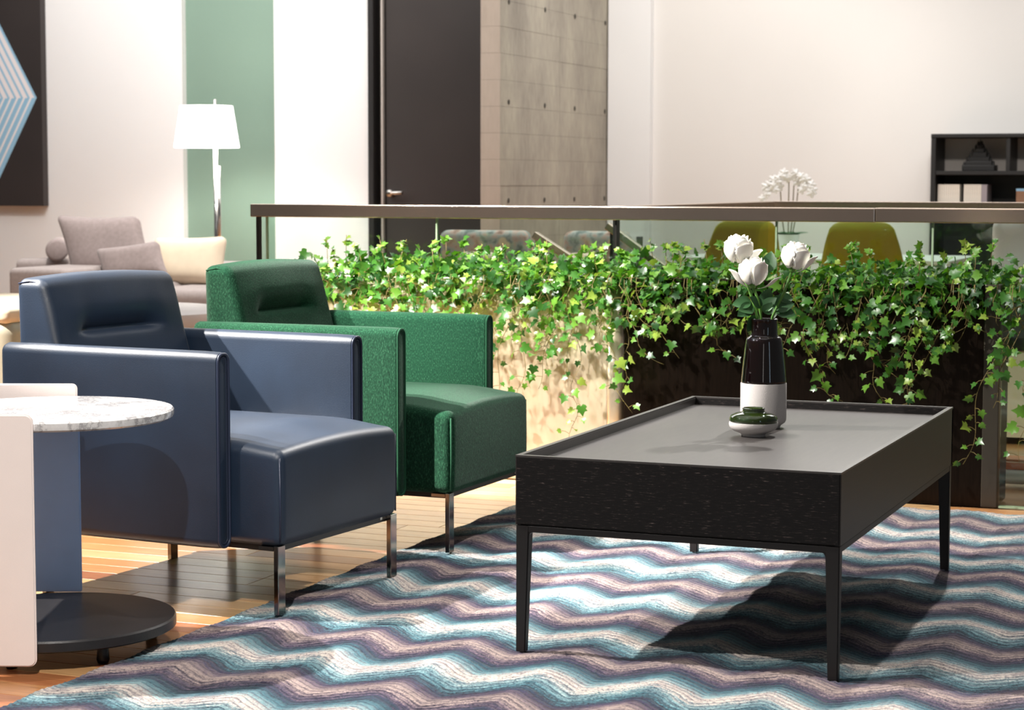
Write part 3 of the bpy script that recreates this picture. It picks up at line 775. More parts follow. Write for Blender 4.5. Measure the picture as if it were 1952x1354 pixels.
def vpt(px, py, away=0.0):     # a point in the vase's plane, relative to the vase foot
    return CR * ((px - 1453) * S_V) + CU * ((607 - py) * S_V + 0.267) + CF * away
def rose(label, head, size, tilt, stem_foot, leaves, openp, away):
    t = thing('white_rose', label, 'rose', (VX, VY, TZ), 0, 'white roses in the vase')
    hp = vpt(*head, away)
    # flower head on its own pivot-free parts
    head_m = Matrix.Translation(hp) @ Matrix.Rotation(tilt[0], 4, CF) @ Matrix.Rotation(tilt[1], 4, CR) @ Matrix.Scale(size, 4)
    rr = random.Random(head[0])
    specs = []
    for k in range(3): specs.append((k * 2.1 + rr.random(), 0.014, 0.062, 1.3, -0.3, 0.0))
    for k in range(4): specs.append((k * 1.57 + 0.5 + rr.random() * .3, 0.0225, 0.060, 1.05, -0.3, 0.0))
    for k in range(5): specs.append((k * 1.257 + 0.2 + rr.random() * .3, 0.029, 0.055, 0.92, -0.2, 0.0))
    for k in range(4): specs.append((k * 1.571 + 0.8 + rr.random() * .3, 0.0335, 0.046, 0.88, 0.10, 0.0))
    for ph, tl, fl in openp: specs.append((ph, 0.032, 0.056, 0.66, fl, tl))
    for ph, R, H, W, fl, tl in specs:
        p = petal(t, ph, R, H, W, fl, tl); p.matrix_local = head_m
    # green cup under the flower and the stem
    bm = bmesh.new(); lathe(bm, [(0, -0.010), (0.005, -0.009), (0.008, -0.004), (0.009, 0.001), (0.0, 0.004)], 12)
    c = bm_obj('calyx', bm, M['stemgreen'], t, True); c.matrix_local = head_m
    base = vpt(*stem_foot, away * 0.2); low = Vector((base.x * 0.4, base.y * 0.4, 0.13)); mid = (hp + base) / 2 + CR * 0.004
    p0 = head_m @ Vector((0, 0, -0.006))
    pts = [low, base * 0.55 + low * 0.45, base, mid, p0]
    tubeo('stem', pts, 0.0034, M['stemgreen'], t, 8)
    for (px, py, dx, dy, dz, L, nz) in leaves:
        o = new_obj('leaf', RLM, None, t); d = CR * dx + CU * dy + CF * dz
        orient(o, vpt(px, py, away * 0.5), d, -CF * 1.0 + CU * 0.55 + CR * nz, L / 0.045)
    return t
rose('white rose with one long loose petal, the highest bloom in the vase', (1401, 499), 1.05, (0.05, 0.1), (1440, 604),
     [(1428, 575, -1, -0.1, -0.2, 0.048, 0.3), (1432, 580, -0.8, -0.55, -0.3, 0.05, 0.5), (1432, 590, -0.75, 0.05, -0.5, 0.045, -0.4), (1434, 600, -0.35, -1, -0.2, 0.046, 0.9)],
     [(YAW + 0.35, 0.55, 0.25)], 0.012)
rose('white rose with petals fallen open to both sides, the lowest and nearest bloom', (1429, 541), 1.05, (0.0, -0.1), (1446, 604),
     [(1446, 585, -0.5, 0.5, -0.3, 0.042, 0.4), (1450, 590, 0.5, 0.6, -0.4, 0.046, -0.3), (1450, 585, 0.3, 0.95, 0.1, 0.05, -0.2), (1452, 597, 0.25, 0.5, -0.5, 0.04, 0.2)],
     [(YAW - 0.1, 0.75, 0.3), (YAW + pi + 0.2, 0.45, 0.35), (YAW - 1.2, 0.2, 0.1)], -0.014)
rose('white rose on a slanting stem, the rightmost bloom in the vase', (1506, 511), 1.02, (0.22, -0.05), (1468, 604),
     [(1472, 588, 0.95, 0.3, -0.2, 0.05, 0.2), (1474, 592, 1, -0.15, -0.3, 0.05, 0.2), (1478, 570, 0.8, 0.1, 0.3, 0.045, -0.2), (1458, 520, 0.15, 1, 0.1, 0.056, -0.3), (1470, 585, 0.5, 0.55, 0.4, 0.045, 0.3)],
     [(YAW - 0.35, 0.35, 0.3)], 0.004)

# ------------------------------------------------------------------ side table with leather wings
SX_, SY_ = -2.546, 3.690
st = thing('side_table', 'round marble side table with white leather wings on a black disc base', 'side table', (SX_, SY_, 0), YAW)
bm = bmesh.new(); lathe(bm, [(0, 0.030), (0.250, 0.030), (0.257, 0.034), (0.257, 0.052), (0.254, 0.056), (0, 0.056)], 72); smooth_by_angle(bm_obj('base_disc', bm, M['blackdisc'], st), 30)
bm = bmesh.new(); lathe(bm, [(0, 0.488), (0.250, 0.488), (0.256, 0.492), (0.2575, 0.498), (0.2575, 0.506), (0.254, 0.510), (0, 0.510)], 72); smooth_by_angle(bm_obj('marble_top', bm, M['marble'], st), 30)
for px_, py_ in ((0.13, -0.15), (-0.05, -0.20), (0.19, 0.09), (-0.2, 0.02)):
    f = bmesh.new(); lathe(f, [(0, FZ), (0.011, FZ), (0.014, FZ + 0.008), (0.012, 0.018), (0.008, 0.031), (0, 0.031)], 16, (px_, py_)); bm_obj('foot', f, M['bronzedark'], st, True)
def wing(name, x1, yc, z0, z1, mat, width=0.46, th=0.010, rad=0.016):
    bm = bmesh.new(); x0 = x1 - width; pts = []
    for cx, cz, a0 in ((x1 - rad, z1 - rad, 0), (x0 + rad, z1 - rad, pi / 2), (x0 + rad, z0 + rad, pi), (x1 - rad, z0 + rad, 1.5 * pi)):
        for i in range(6):
            a = a0 + i * pi / 10; pts.append((cx + rad * cos(a), cz + rad * sin(a)))
    A = [bm.verts.new((p[0], yc - th / 2, p[1])) for p in pts]; B = [bm.verts.new((p[0], yc + th / 2, p[1])) for p in pts]
    n = len(pts); fa = bm.faces.new(A); fb = bm.faces.new(B[::-1])
    for i in range(n): bm.faces.new((A[i], B[i], B[(i + 1) % n], A[(i + 1) % n]))
    bmesh.ops.recalc_face_normals(bm, faces=bm.faces)
    bmesh.ops.bevel(bm, geom=list(fa.edges) + list(fb.edges), offset=0.003, segments=3, affect='EDGES')
    return smooth_by_angle(bm_obj(name, bm, mat, st), 40)
wing('leather_wing', 0.019, -0.268, 0.008, 0.528, M['whiteleather'])
o = wing('leather_wing', -0.004, 0.266, 0.486, 0.537, M['whiteleather'], rad=0.012)
o = wing('blue_wing_lining', 0.000, 0.264, 0.056, 0.488, M['blueleather_light'], th=0.009, rad=0.004); o['label'] = 'slate blue lower leather wing'
boxo('top_support', (-0.24, -0.01, -0.258, 0.258, 0.474, 0.488), M['blackmetal'], st)

# ------------------------------------------------------------------ ivy
def ivy_leaf_mesh(mat, var):
    o = [(0.0, 0.06), (0.16, -0.10), (0.36, -0.06), (0.46, 0.10), (0.34, 0.24), (0.58, 0.44), (0.33, 0.50), (0.20, 0.60), (0.0, 1.0)]
    if var: o = [(0.0, 0.04), (0.2, -0.12), (0.42, 0.02), (0.50, 0.22), (0.36, 0.34), (0.50, 0.58), (0.26, 0.58), (0.14, 0.74), (0.0, 1.02)]
    me = bpy.data.meshes.new('leaf'); vs = []; fs = []
    z = lambda x, y_: 0.20 * abs(x) - 0.22 * y_ * y_ + (0.06 * sin(9 * y_) * abs(x) if var else 0)
    rib = [(0, 0.06), (0, 0.35), (0, 0.62), (0, 1.0)]
    for x, y_ in rib: vs.append((x, y_, z(x, y_)))
    for s in (1, -1):
        b = len(vs)
        for x, y_ in o[1:-1]: vs.append((s * x, y_, z(x, y_)))
        m = lambda k: b + k
        t = [(0, m(0), m(1)), (0, m(1), m(2)), (0, m(2), m(3)), (0, m(3), 1), (1, m(3), m(4)), (1, m(4), m(5)), (1, m(5), 2), (2, m(5), m(6)), (2, m(6), 3)]
        fs += [q if s > 0 else q[::-1] for q in t]
    me.from_pydata(vs, [], fs); me.polygons.foreach_set('use_smooth', [True] * len(fs)); me.materials.append(mat); me.update(); return me
IVL = [[ivy_leaf_mesh(m, v) for v in (0, 1)] for m in LEAFM]
rv = random.Random(21)
def add_leaf(plant, base, loc, d, nrm, size, shade):
    o = new_obj('leaf', IVL[shade][rv.randrange(2)], None, plant)
    orient(o, Vector(loc) - base, d, nrm, size)
def stuff_leaves(plant, base, items):
    """the inner leaves that cannot be told apart, one mesh"""
    V, Fc, mi = [], [], []
    for loc, d, nrm, size, shade in items:
        src = IVL[shade][rv.randrange(2)]
        d = Vector(d).normalized(); nrm = Vector(nrm); nrm = (nrm - d * nrm.dot(d)).normalized(); x = d.cross(nrm)
        m = Matrix(((x.x, d.x, nrm.x), (x.y, d.y, nrm.y), (x.z, d.z, nrm.z)))
        b = len(V); L = Vector(loc) - base
        V += [tuple(L + m @ (v.co * size)) for v in src.vertices]
        for p in src.polygons: Fc.append([b + i for i in p.vertices]); mi.append(shade)
    me = bpy.data.meshes.new('foliage'); me.from_pydata(V, [], Fc)
    for m in LEAFM: me.materials.append(m)
    me.polygons.foreach_set('material_index', mi); me.polygons.foreach_set('use_smooth', [True] * len(Fc)); me.update()
    o = new_obj('foliage', me, None, plant); o['kind'] = 'stuff'
def rnd(a, b): return rv.uniform(a, b)
def vine_path(start, length, drift, curl, fwd=0.0):
    pts = [Vector(start)]; n = max(8, int(length / 0.022)); ph = rnd(0, 6)
    p = Vector(start)
    for i in range(n):
        t_ = i / n
        dz = -1.0 * cos(curl * t_ ** 2.2)
        dx = drift + 0.55 * sin(ph + 7 * t_ + 3 * sin(5 * t_ + ph)) + sin(abs(curl) * t_ ** 2.2) * (1 if drift >= 0 else -1)
        dy = fwd * (1 - t_) * 0.6 + 0.12 * sin(ph * 2 + 11 * t_)
        v = Vector((dx, dy, dz)).normalized() * (length / n)
        p = p + v
        if p.y > PY - 0.012: p.y = PY - 0.012
        if p.y < PY - 0.16: p.y = PY - 0.16
        pts.append(p.copy())
    return pts
def ivy_plant(label, X, width, mound, trails, bright, top=0.768):
    base = Vector((X, 6.52, PT - 0.03))
    t = thing('ivy_plant', label, 'ivy', base, 0, 'ivy plants in the planter')
    items = []
    for k in range(int(mound * (2.2 if bright else 1.75))):
        x = X + rv.gauss(0, width * 0.42); x = max(X - width * 0.75, min(X + width * 0.75, x))
        yy = rnd(PY - 0.065, 6.63)
        f = (yy - PY) / 0.23
        zmax = top - 0.10 * abs(rv.gauss(0, 0.6)) - 0.05 * max(0, 0.5 - f)
        z = rnd(PT - 0.03 if yy > PY - 0.01 else PT - 0.085, max(PT + 0.02, zmax))
        d = (rnd(-1, 1), rnd(-1.0, 0.5), rnd(-0.8, 0.6)); nr = (rnd(-1.1, 1.1), rnd(-1.2, 0.5), rnd(-0.1, 1.4))
        sh = rv.choices((0, 1, 2, 3), (3, 4, 2, 0.7))[0]
        items.append((Vector((x, yy, z)), d, nr, rnd(0.018, 0.042), sh))
    # leaves nearest the viewer and along the top edge stand as single leaves, the rest as one mass
    items.sort(key=lambda q: q[0].y - 0.6 * q[0].z)
    cut = min(len(items), 60)
    for loc, d, nr, s, sh in items[:cut]: add_leaf(t, base, loc, d, nr, s, sh)
    stuff_leaves(t, base, items[cut:])
    # sprigs standing up above the mass
    for k in range(5):
        x = X + rnd(-0.5, 0.5) * width; yy = rnd(PY + 0.02, 6.6); h = rnd(0.0, 0.055)
        p0 = Vector((x, yy, PT)); p1 = Vector((x + rnd(-0.03, 0.03), yy + rnd(-0.02, 0.02), top - 0.01 + h))
        tubeo('stem', [p0 - base, (p0 + p1) / 2 + Vector((rnd(-.01, .01), 0, 0)) - base, p1 - base], 0.0012, M['vine'], t, 5)
        for q in range(5):
            f = rnd(0.7, 1.0); add_leaf(t, base, p0.lerp(p1, f), (rnd(-1, 1), rnd(-1, .3), rnd(-.2, .8)), (rnd(-.5, .5), -0.7, rnd(.3, 1)), rnd(0.018, 0.03), rv.choice((1, 2, 2, 3)))
    for k in range(4):
        xa = X + rnd(-0.5, 0.5) * width; xb = xa + rnd(0.06, 0.22) * rv.choice((-1, 1)); za = PT - rnd(0.0, 0.06); zb = PT - rnd(0.03, 0.16); sag = rnd(0.05, 0.16); ya = PY - rnd(0.03, 0.07)
        pts = [Vector((xa, PY + 0.06, PT + 0.01)), Vector((xa, ya, PT + 0.012))]
        for i in range(13):
            f = i / 12; pts.append(Vector((xa + (xb - xa) * f, ya - 0.02 * sin(pi * f), za + (zb - za) * f - sag * 4 * f * (1 - f) * (0.7 + 0.3 * f))))
        tubeo('tendril', [p - base for p in pts], lambda f: 0.0012 - 0.0005 * f, M['vine'], t, 5)
        for q in range(7):
            p = pts[rv.randrange(4, len(pts))]; add_leaf(t, base, p + Vector((rnd(-.01, .01), -rnd(0, .015), rnd(-.01, .01))), (rnd(-1, 1), rnd(-.6, .2), -rnd(0, 1)), (rnd(-1, 1), -1, rnd(-.2, 1)), rnd(0.014, 0.03), rv.choice((1, 2, 2, 3)))
    for (x, L, drift, curl, dens) in trails:
        st_ = Vector((x, PY + rnd(0.0, 0.06), PT + rnd(0.005, 0.04)))
        path = [Vector((x + rnd(-.05, .05), PY + 0.12, PT - 0.01)), st_, Vector((x, PY - 0.03, PT + 0.012))] + vine_path((x, PY - rnd(0.035, 0.06), PT - 0.012), L, drift, curl, -0.3)
        tubeo('vine', [p - base for p in path], lambda f: 0.0014 - 0.0006 * f, M['vine'], t, 5)
        m = len(path); nl = int(L * 38 * dens)
        for k in range(nl):
            f = (k + rnd(0, 1)) / nl; f = f ** 0.8 if dens > 0.9 else f ** 0.55
            i = min(m - 1, 3 + int(f * (m - 4))); p = path[i]
            side = 1 if k % 2 else -1
            off = Vector((side * rnd(0.004, 0.03), -rnd(0.004, 0.035), rnd(-0.012, 0.012)))
            q = p + off
            d = (side * rnd(0.0, 1.1), rnd(-0.9, 0.3), -rnd(-0.1, 1.0)); nr = (rnd(-1.3, 1.3), -1, rnd(-0.4, 1.2))
            young = f > 0.6
            sh = rv.choices((0, 1, 2, 3), (1.2, 3, 3, 1.5) if young else (2.5, 4, 2, 0.5))[0]
            s = rnd(0.019, 0.042) * (0.7 if f > 0.85 else 1)
            tubeo_p = [p - base, (p + q) / 2 - base + Vector((0, 0, 0.003)), q - base]
            add_leaf(t, base, q, d, nr, s, sh)
            PET.append((t, tubeo_p))
PET = []
def px2x(px):   # photo column on the planter front -> X
    tt = (px - 976) / F_PX; a, b = (-0.3722 + 0.9281 * tt), (0.9281 + 0.3722 * tt); return a / b * PY
def Zl(py): return max(0.03, (py - 533) / 565 * 0.672)   # photo rows below the planter rim -> metres
def tr(px, py, drift=0.0, curl=0.0, dens=1.0): return (px2x(px), (1.14 if dens > 0.85 else 1.42) * Zl(py) + 0.015, drift, curl, dens)
ivy_plant('ivy sprawling beside the green chair back, leftmost clump of the planter', px2x(655), 0.26, 210, [tr(640, 600, 0.1), tr(672, 640, 0), tr(700, 615, .1), tr(655, 622, .2)], 1)
ivy_plant('sunlit ivy clump above the cream panel, behind the green chair seat arm', px2x(765), 0.26, 260, [tr(730, 625, 0), tr(760, 650, .1), tr(790, 640, -.1), tr(812, 655, .1), tr(745, 612, 0)], 1)
ivy_plant('sunlit ivy clump above the front edge of the green chair far arm', px2x(880), 0.26, 260, [tr(840, 650, 0), tr(872, 640, .1), tr(905, 655, .1), tr(935, 690, .05), tr(950, 745, 0.0, 0, 0.8)], 1)
ivy_plant('ivy with dense trails hanging over the right part of the cream panel', px2x(1005), 0.26, 260,
          [tr(975, 720, .1), tr(990, 660, 0.2, .4), tr(1010, 690, 0.05), tr(1040, 740, .05), tr(1030, 840, -.06, 0, 0.55), tr(1052, 790, .0, 0, .7), tr(1000, 640, .3)], 1)
ivy_plant('ivy with the longest trails, hanging where cream panel meets dark panel', px2x(1110), 0.24, 230,
          [tr(1085, 800, .02), tr(1100, 850, 0, 0, .75), tr(1122, 760, .05), tr(1140, 700, .1), tr(1155, 800, .05, 0.9, .6), tr(1165, 650, .2), tr(1095, 700, -.15), tr(1170, 640, -.2)], 1)
ivy_plant('ivy clump at the left end of the dark panel with a curling bare vine', px2x(1230), 0.24, 230,
          [tr(1205, 740, .0, 0, .8), tr(1190, 720, .25, 1.5, .35), tr(1235, 640, -.2), tr(1250, 620, .1), tr(1262, 660, -.1, 0, .9), tr(1290, 680, .1, 1.3, .5)], 0)
ivy_plant('ivy clump directly left of the rose vase with short curling trails', px2x(1350), 0.24, 230,
          [tr(1325, 640, .15, 1.4, .6), tr(1345, 690, .1, 1.5, .8), tr(1375, 670, 0, 0, 1), tr(1400, 640, -.1), tr(1310, 600, .1), tr(1420, 650, .1)], 0)
ivy_plant('ivy clump directly right of the rose vase, trailing over the dark panel', px2x(1540), 0.27, 270,
          [tr(1500, 660, 0), tr(1530, 690, -.1), tr(1552, 740, .05, .8), tr(1575, 770, .08, 1.2, .7), tr(1590, 680, -.2), tr(1515, 620, .1), tr(1610, 650, -.15, .9)], 0)
ivy_plant('ivy clump at the middle right of the dark panel with two hooked trails', px2x(1680), 0.26, 260,
          [tr(1635, 770, 0.05, .9, .6), tr(1650, 690, .1), tr(1668, 660, -.1), tr(1690, 710, .1, 1.3, .5), tr(1712, 640, 0), tr(1700, 610, -.2), tr(1735, 690, -.1, 1.2, .7)], 0)
ivy_plant('ivy clump above the right end of the dark panel with long straight trails', px2x(1800), 0.25, 230,
          [tr(1760, 720, 0), tr(1782, 800, .0, 0, 1.0), tr(1800, 790, -.03, 0, .8), tr(1818, 930, .0, 0, .25), tr(1770, 640, .1), tr(1840, 600, .1)], 0)
ivy_plant('ivy spilling past the planter end and hanging before the glass, rightmost clump', px2x(1912), 0.26, 200,
          [tr(1930, 700, .0, 0, 1.2), tr(1948, 860, .0, 0, .7), tr(1960, 800, 0, 0, 1), tr(1905, 600, .2), tr(1975, 700, 0, 0, 1), tr(1935, 850, 0, 0, .45)], 0)
# leaf stalks, one mesh per plant
from collections import defaultdict
byp = defaultdict(list)
for t, p in PET: byp[t].append(p)
for t, ps in byp.items():
    bm = bmesh.new()
    for p in ps: tube_mesh(bm, p, 0.0009, 4, False)
    o = bm_obj('leaf_stalks', bm, M['vine'], t, True); o['kind'] = 'stuff'

# ------------------------------------------------------------------ left background: sofa corner, lamp, painting
sf = thing('sofa', 'low taupe fabric sofa against the far left wall', 'sofa', (-5.9, 9.4, FZ))
def sfp(name, d, mat, r, n=(8, 8, 6), parent=None):
    d = (d[0] + 5.9, d[1] + 5.9, d[2] - 9.4, d[3] - 9.4, d[4] - FZ, d[5] - FZ); return rbox(name, d, r, mat, parent or sf, n, 4)
sfp('base', (-6.95, -4.6, 9.05, 9.95, 0.08, 0.28), M['sofa'], 0.02)
sfp('armrest', (-6.41, -6.06, 8.9, 9.6, 0.06, 0.545), M['sofa'], 0.03)
sfp('seat_cushion', (-6.27, -5.62, 8.95, 9.75, 0.27, 0.47), M['sofa'], 0.05)
sfp('seat_cushion', (-5.61, -4.75, 8.90, 9.75, 0.27, 0.455), M['sofa'], 0.05)
sfp('backrest', (-6.98, -4.75, 9.75, 10.0, 0.2, 0.555), M['sofa'], 0.04)
for px_, py_ in ((-6.5, 9.1), (-4.75, 9.1), (-6.5, 9.8), (-4.75, 9.8)):
    o = cyl('leg', (px_ + 5.9, py_ - 9.4), 0.02, 0, 0.09, M['blackmetal'], sf)
def pillow(name, label, loc, w_, h_, th, rot, mat, shear=0.0, cat='cushion'):
    def df(co):
        x, y_, z = co; u, v = x / (w_ / 2), z / (h_ / 2)
        k = max(0, 1 - abs(u) ** 3.2) ** 0.55 * max(0, 1 - abs(v) ** 3.2) ** 0.55
        pin = 1 - 0.06 * (1 - v * v) * abs(u) ** 2 - 0.0; pin2 = 1 - 0.07 * (1 - u * u) * abs(v) ** 2
        return (x * pin - shear * z, y_ * (0.12 + 0.88 * k) + 0.006 * sin(9 * x + 5 * z), z * pin2)
    o = rbox(name, (-w_ / 2, w_ / 2, -th / 2, th / 2, -h_ / 2, h_ / 2), th * 0.3, mat, None, (16, 3, 16), 3, df)
    o.location = loc; o.rotation_euler = rot; return tag(o, label, cat)
pillow('sofa_pillow', 'large square mauve pillow leaning on the taupe sofa', (-6.17, 9.46, 0.645), 0.50, 0.34, 0.15, (-0.25, 0.0, 0.1), M['sofapillow'], 0.4)
pillow('sofa_pillow', 'small mauve lumbar pillow in front of the large one', (-5.88, 9.26, 0.57), 0.38, 0.20, 0.12, (-0.3, -0.14, 0.05), M['sofapillow'], 0.3)
pillow('sofa_pillow', 'cream pillow at the right of the taupe sofa', (-5.62, 9.40, 0.575), 0.43, 0.27, 0.15, (-0.3, -0.03, 0.05), M['creampillow'])
bm = bmesh.new(); tube_mesh(bm, [(0, -0.27, 0), (0, -0.262, 0), (0, 0.262, 0), (0, 0.27, 0)], lambda f: 0.062 if 0.02 < f < 0.98 else 0.045, 24)
o = bm_obj('bolster', bm, M['sofapillow'], None, True); o.location = (-6.74, 9.85, 0.612); o.rotation_euler = (0, 0, 0.56)
tag(o, 'round mauve bolster roll lying behind the large sofa pillow', 'bolster')

rt = thing('pouf', 'round white upholstered pouf between the armchairs and the sofa', 'pouf', (-4.52, 7.1, FZ))
bm = bmesh.new(); lathe(bm, [(0, 0.015), (0.36, 0.015), (0.38, 0.03), (0.385, 0.40), (0.38, 0.42), (0, 0.42)], 48); smooth_by_angle(bm_obj('body', bm, M['whiteleather'], rt))
bm = bmesh.new(); lathe(bm, [(0, 0.42), (0.37, 0.42), (0.392, 0.435), (0.395, 0.46), (0.385, 0.485), (0.35, 0.50), (0, 0.51)], 48); smooth_by_angle(bm_obj('top_cushion', bm, M['whiteleather'], rt))
bm = bmesh.new(); lathe(bm, [(0, 0), (0.33, 0), (0.33, 0.016), (0, 0.016)], 32); bm_obj('plinth', bm, M['blackmetal'], rt)
ott = thing('ottoman', 'beige leather block seat at the left edge behind the blue chair', 'seat', (-3.64, 5.4, FZ))
rbox('body', (-0.75, 0.0, -0.35, 0.35, 0.08, 0.60), 0.05, M['beige'], ott, (6, 6, 6), 4)
rbox('top_edge', (-0.74, -0.006, -0.345, 0.345, 0.585, 0.635), 0.02, M['creampillow'], ott, (6, 6, 2), 4)
for a, b in ((-0.7, -0.3), (-0.05, -0.3), (-0.7, 0.3), (-0.05, 0.3)): cyl('leg', (a, b), 0.018, 0, 0.09, M['blackmetal'], ott)

lp = thing('floor_lamp', 'floor lamp with glowing white tapered shade and chrome pole behind the sofa', 'lamp', (-6.26, 10.8, FZ))
bm = bmesh.new(); lathe(bm, [(0.197, 1.20 - FZ), (0.158, 1.45 - FZ), (0.156, 1.45 - FZ), (0.195, 1.20 - FZ)], 48); o = smooth_by_angle(bm_obj('shade', bm, M['shade'], lp)); o.location = (-0.06, 0, 0)
tubeo('pole', [(0, 0, 0.02), (0, 0, 1.2 - FZ)], 0.013, M['chrome'], lp, 16)
tubeo('inner_pole', [(0.022, 0, 0.5), (0.022, 0, 1.10)], 0.010, M['chrome'], lp, 12)
tubeo('neck', [(0, 0, 1.19), (-0.004, 0, 1.30), (0.0, 0, 1.50)], 0.009, M['chrome'], lp, 12)
cyl('base_plate', (0, 0), 0.15, 0, 0.022, M['chrome'], lp, 40)
tubeo('shade_arm', [(-0.055 - 0.2, 0, 1.42), (-0.055 + 0.17, 0, 1.42)], 0.004, M['chrome'], lp, 6)
bm = bmesh.new(); bmesh.ops.create_uvsphere(bm, u_segments=16, v_segments=10, radius=0.04); o = bm_obj('bulb', bm, M['shade'], lp, True); o.location = (-0.055, 0, 1.36)
L_ = bpy.data.lights.new('lamp_bulb', 'POINT'); L_.energy = 16; L_.color = (1, 0.95, 0.88); L_.shadow_soft_size = 0.05
lo = bpy.data.objects.new('lamp_bulb', L_); COL.objects.link(lo); lo.location = (-6.315, 10.8, 1.29)

# painting with nested chevrons
pa = thing('wall_painting', 'black canvas with pale blue and white nested chevrons at the left edge', 'painting', (-8.7, 11.48, 0.83))
boxo('canvas', (-0.9, 0.759, -0.04, 0.018, 0.0, 2.2), M['canvas'], pa)
sc_p = 13.6 / 3887 * 1.08      # metres per photo pixel along the wall
def chevron(off, width, mat, half):
    # apex at local (tip-off), upper arm slants up-left, lower arm down-left
    ax = -7.98 + 8.7 - off; az = 1.545 - 0.83; g = 0.575; Lz = 1.0
    bm = bmesh.new(); s = 1 if half == 'up' else -1
    p = [(ax, az), (ax - width, az), (ax - width - Lz * g, az + s * Lz), (ax - Lz * g, az + s * Lz)]
    if half == 'down': p = [(x, max(z, 0.02)) for x, z in p]
    if half == 'down':
        zz = 0.06; k = (az - zz); p = [(ax, az), (ax - width, az), (ax - width - k * g, zz), (ax - k * g, zz)]
    a = [bm.verts.new((x, -0.042, z)) for x, z in p]; b = [bm.verts.new((x, -0.039, z)) for x, z in p]
    bm.faces.new(a); bm.faces.new(b[::-1])
    for i in range(4): bm.faces.new((a[i], b[i], b[(i + 1) % 4], a[(i + 1) % 4]))
    bmesh.ops.recalc_face_normals(bm, faces=bm.faces); bm_obj('chevron_stripe', bm, mat, pa)
for k in range(9):
    o_ = k * 0.053
    chevron(o_, 0.017, M['stripeblue'], 'up'); chevron(o_ + 0.017, 0.036, M['stripewhite'], 'up')
    chevron(o_, 0.036, M['stripeblue'], 'down'); chevron(o_ + 0.036, 0.017, M['stripewhite'], 'down')

# ------------------------------------------------------------------ right background: bookshelf, orchid, yellow chairs, seats beyond the glass
bs = thing('bookshelf', 'low black bookshelf standing at the far right wall', 'bookshelf', (-1.6, 12.93, FZ))
def bsp(name, d, mat):
    d = (d[0] + 1.6, d[1] + 1.6, d[2] - 12.93, d[3] - 12.93, d[4] - FZ, d[5] - FZ); return boxo(name, d, mat, bs, 0.002, 1)
B0, B1 = -2.325, -0.6
bsp('side_panel', (B0, B0 + 0.03, 12.78, 13.12, FZ, 1.28), M['shelf']); bsp('side_panel', (B1 - 0.03, B1, 12.78, 13.12, FZ, 1.28), M['shelf'])
bsp('top_board', (B0, B1, 12.775, 13.12, 1.275, 1.298), M['shelf'])
bsp('shelf_board', (B0 + 0.03, B1 - 0.03, 12.785, 13.10, 1.045, 1.070), M['shelf'])
bsp('shelf_board', (B0 + 0.03, B1 - 0.03, 12.785, 13.10, 0.835, 0.86), M['shelf'])
bsp('shelf_board', (B0 + 0.03, B1 - 0.03, 12.785, 13.10, 0.42, 0.445), M['shelf'])
bsp('shelf_board', (B0 + 0.03, B1 - 0.03, 12.785, 13.10, 0.02, 0.05), M['shelf'])
bsp('divider', (-1.868, -1.842, 12.79, 13.10, 1.07, 1.275), M['shelf']); bsp('divider', (-1.30, -1.274, 12.79, 13.10, 1.07, 1.275), M['shelf'])
o = bsp('back_board', (B0 + 0.03, B1 - 0.03, 13.10, 13.12, 1.07, 1.275), M['shelfback']); o['label'] = 'grey upper back board'
bsp('back_board', (B0 + 0.03, B1 - 0.03, 13.10, 13.12, 0.05, 1.045), M['shelf'])
# tiered dark ornament
on = thing('tiered_ornament', 'black tiered ornament with a pointed top in the upper shelf of the bookshelf', 'ornament', (-2.05, 12.95, 1.071))
tiers = [(0.10, 0.0, 0.035), (0.082, 0.033, 0.060), (0.064, 0.058, 0.085), (0.045, 0.083, 0.115), (0.027, 0.113, 0.14), (0.013, 0.138, 0.165)]
for hw, z0, z1 in tiers:
    boxo('tier', (-hw, hw, -hw * 0.7, hw * 0.7, z0, z1), M['shelf'], on, 0.004)
    for s in (-1, 1):
        bm = bmesh.new(); lathe(bm, [(0.009, z1 - 0.01), (0.008, z1 + 0.006), (0.0, z1 + 0.028)], 8, (s * hw * 0.9, -hw * 0.45)); bm_obj('spire', bm, M['shelf'], on)
bm = bmesh.new(); lathe(bm, [(0.012, 0.16), (0.006, 0.178), (0.0, 0.2)], 10); bm_obj('finial', bm, M['shelf'], on)
def books(x0, n, wd, group, labels, z=0.861):
    x = x0
    for i in range(n):
        t = thing('book', labels, 'book', (x, 12.88, z), 0, group)
        h = 0.125
        boxo('pages', (0.0015, wd - 0.003, -0.055, 0.055, 0.0015, h - 0.002), M['whitematte'], t)
        boxo('cover', (0, wd - 0.0012, -0.0575, -0.0545, 0, h), M['book'], t); boxo('cover', (0, 0.0015, -0.0565, 0.056, 0, h), M['book'], t)
        x += wd
books(-2.285, 10, 0.0135, 'cream books in the left stack', 'thin cream spined book in the left row on the black shelf')
books(-2.125, 8, 0.0135, 'cream books in the right stack', 'thin cream spined book in the right row on the black shelf')
o = boxo('book', (0, 0.035, -0.09, 0.09, 0, 0.124), M['bookgrey'], None, 0.002); o.location = (-2.0155, 12.9, 0.861); tag(o, 'grey covered book closing the right row of cream books', 'book')
bx = thing('small_box', 'brown box with a pale blue lid at the right end of the shelf', 'box', (-1.76, 12.9, 0.861))
boxo('body', (-0.05, 0.05, -0.05, 0.05, 0, 0.085), M['bookbrown'], bx, 0.002); boxo('lid', (-0.051, 0.051, -0.051, 0.051, 0.084, 0.1), M['stripeblue'], bx, 0.002)

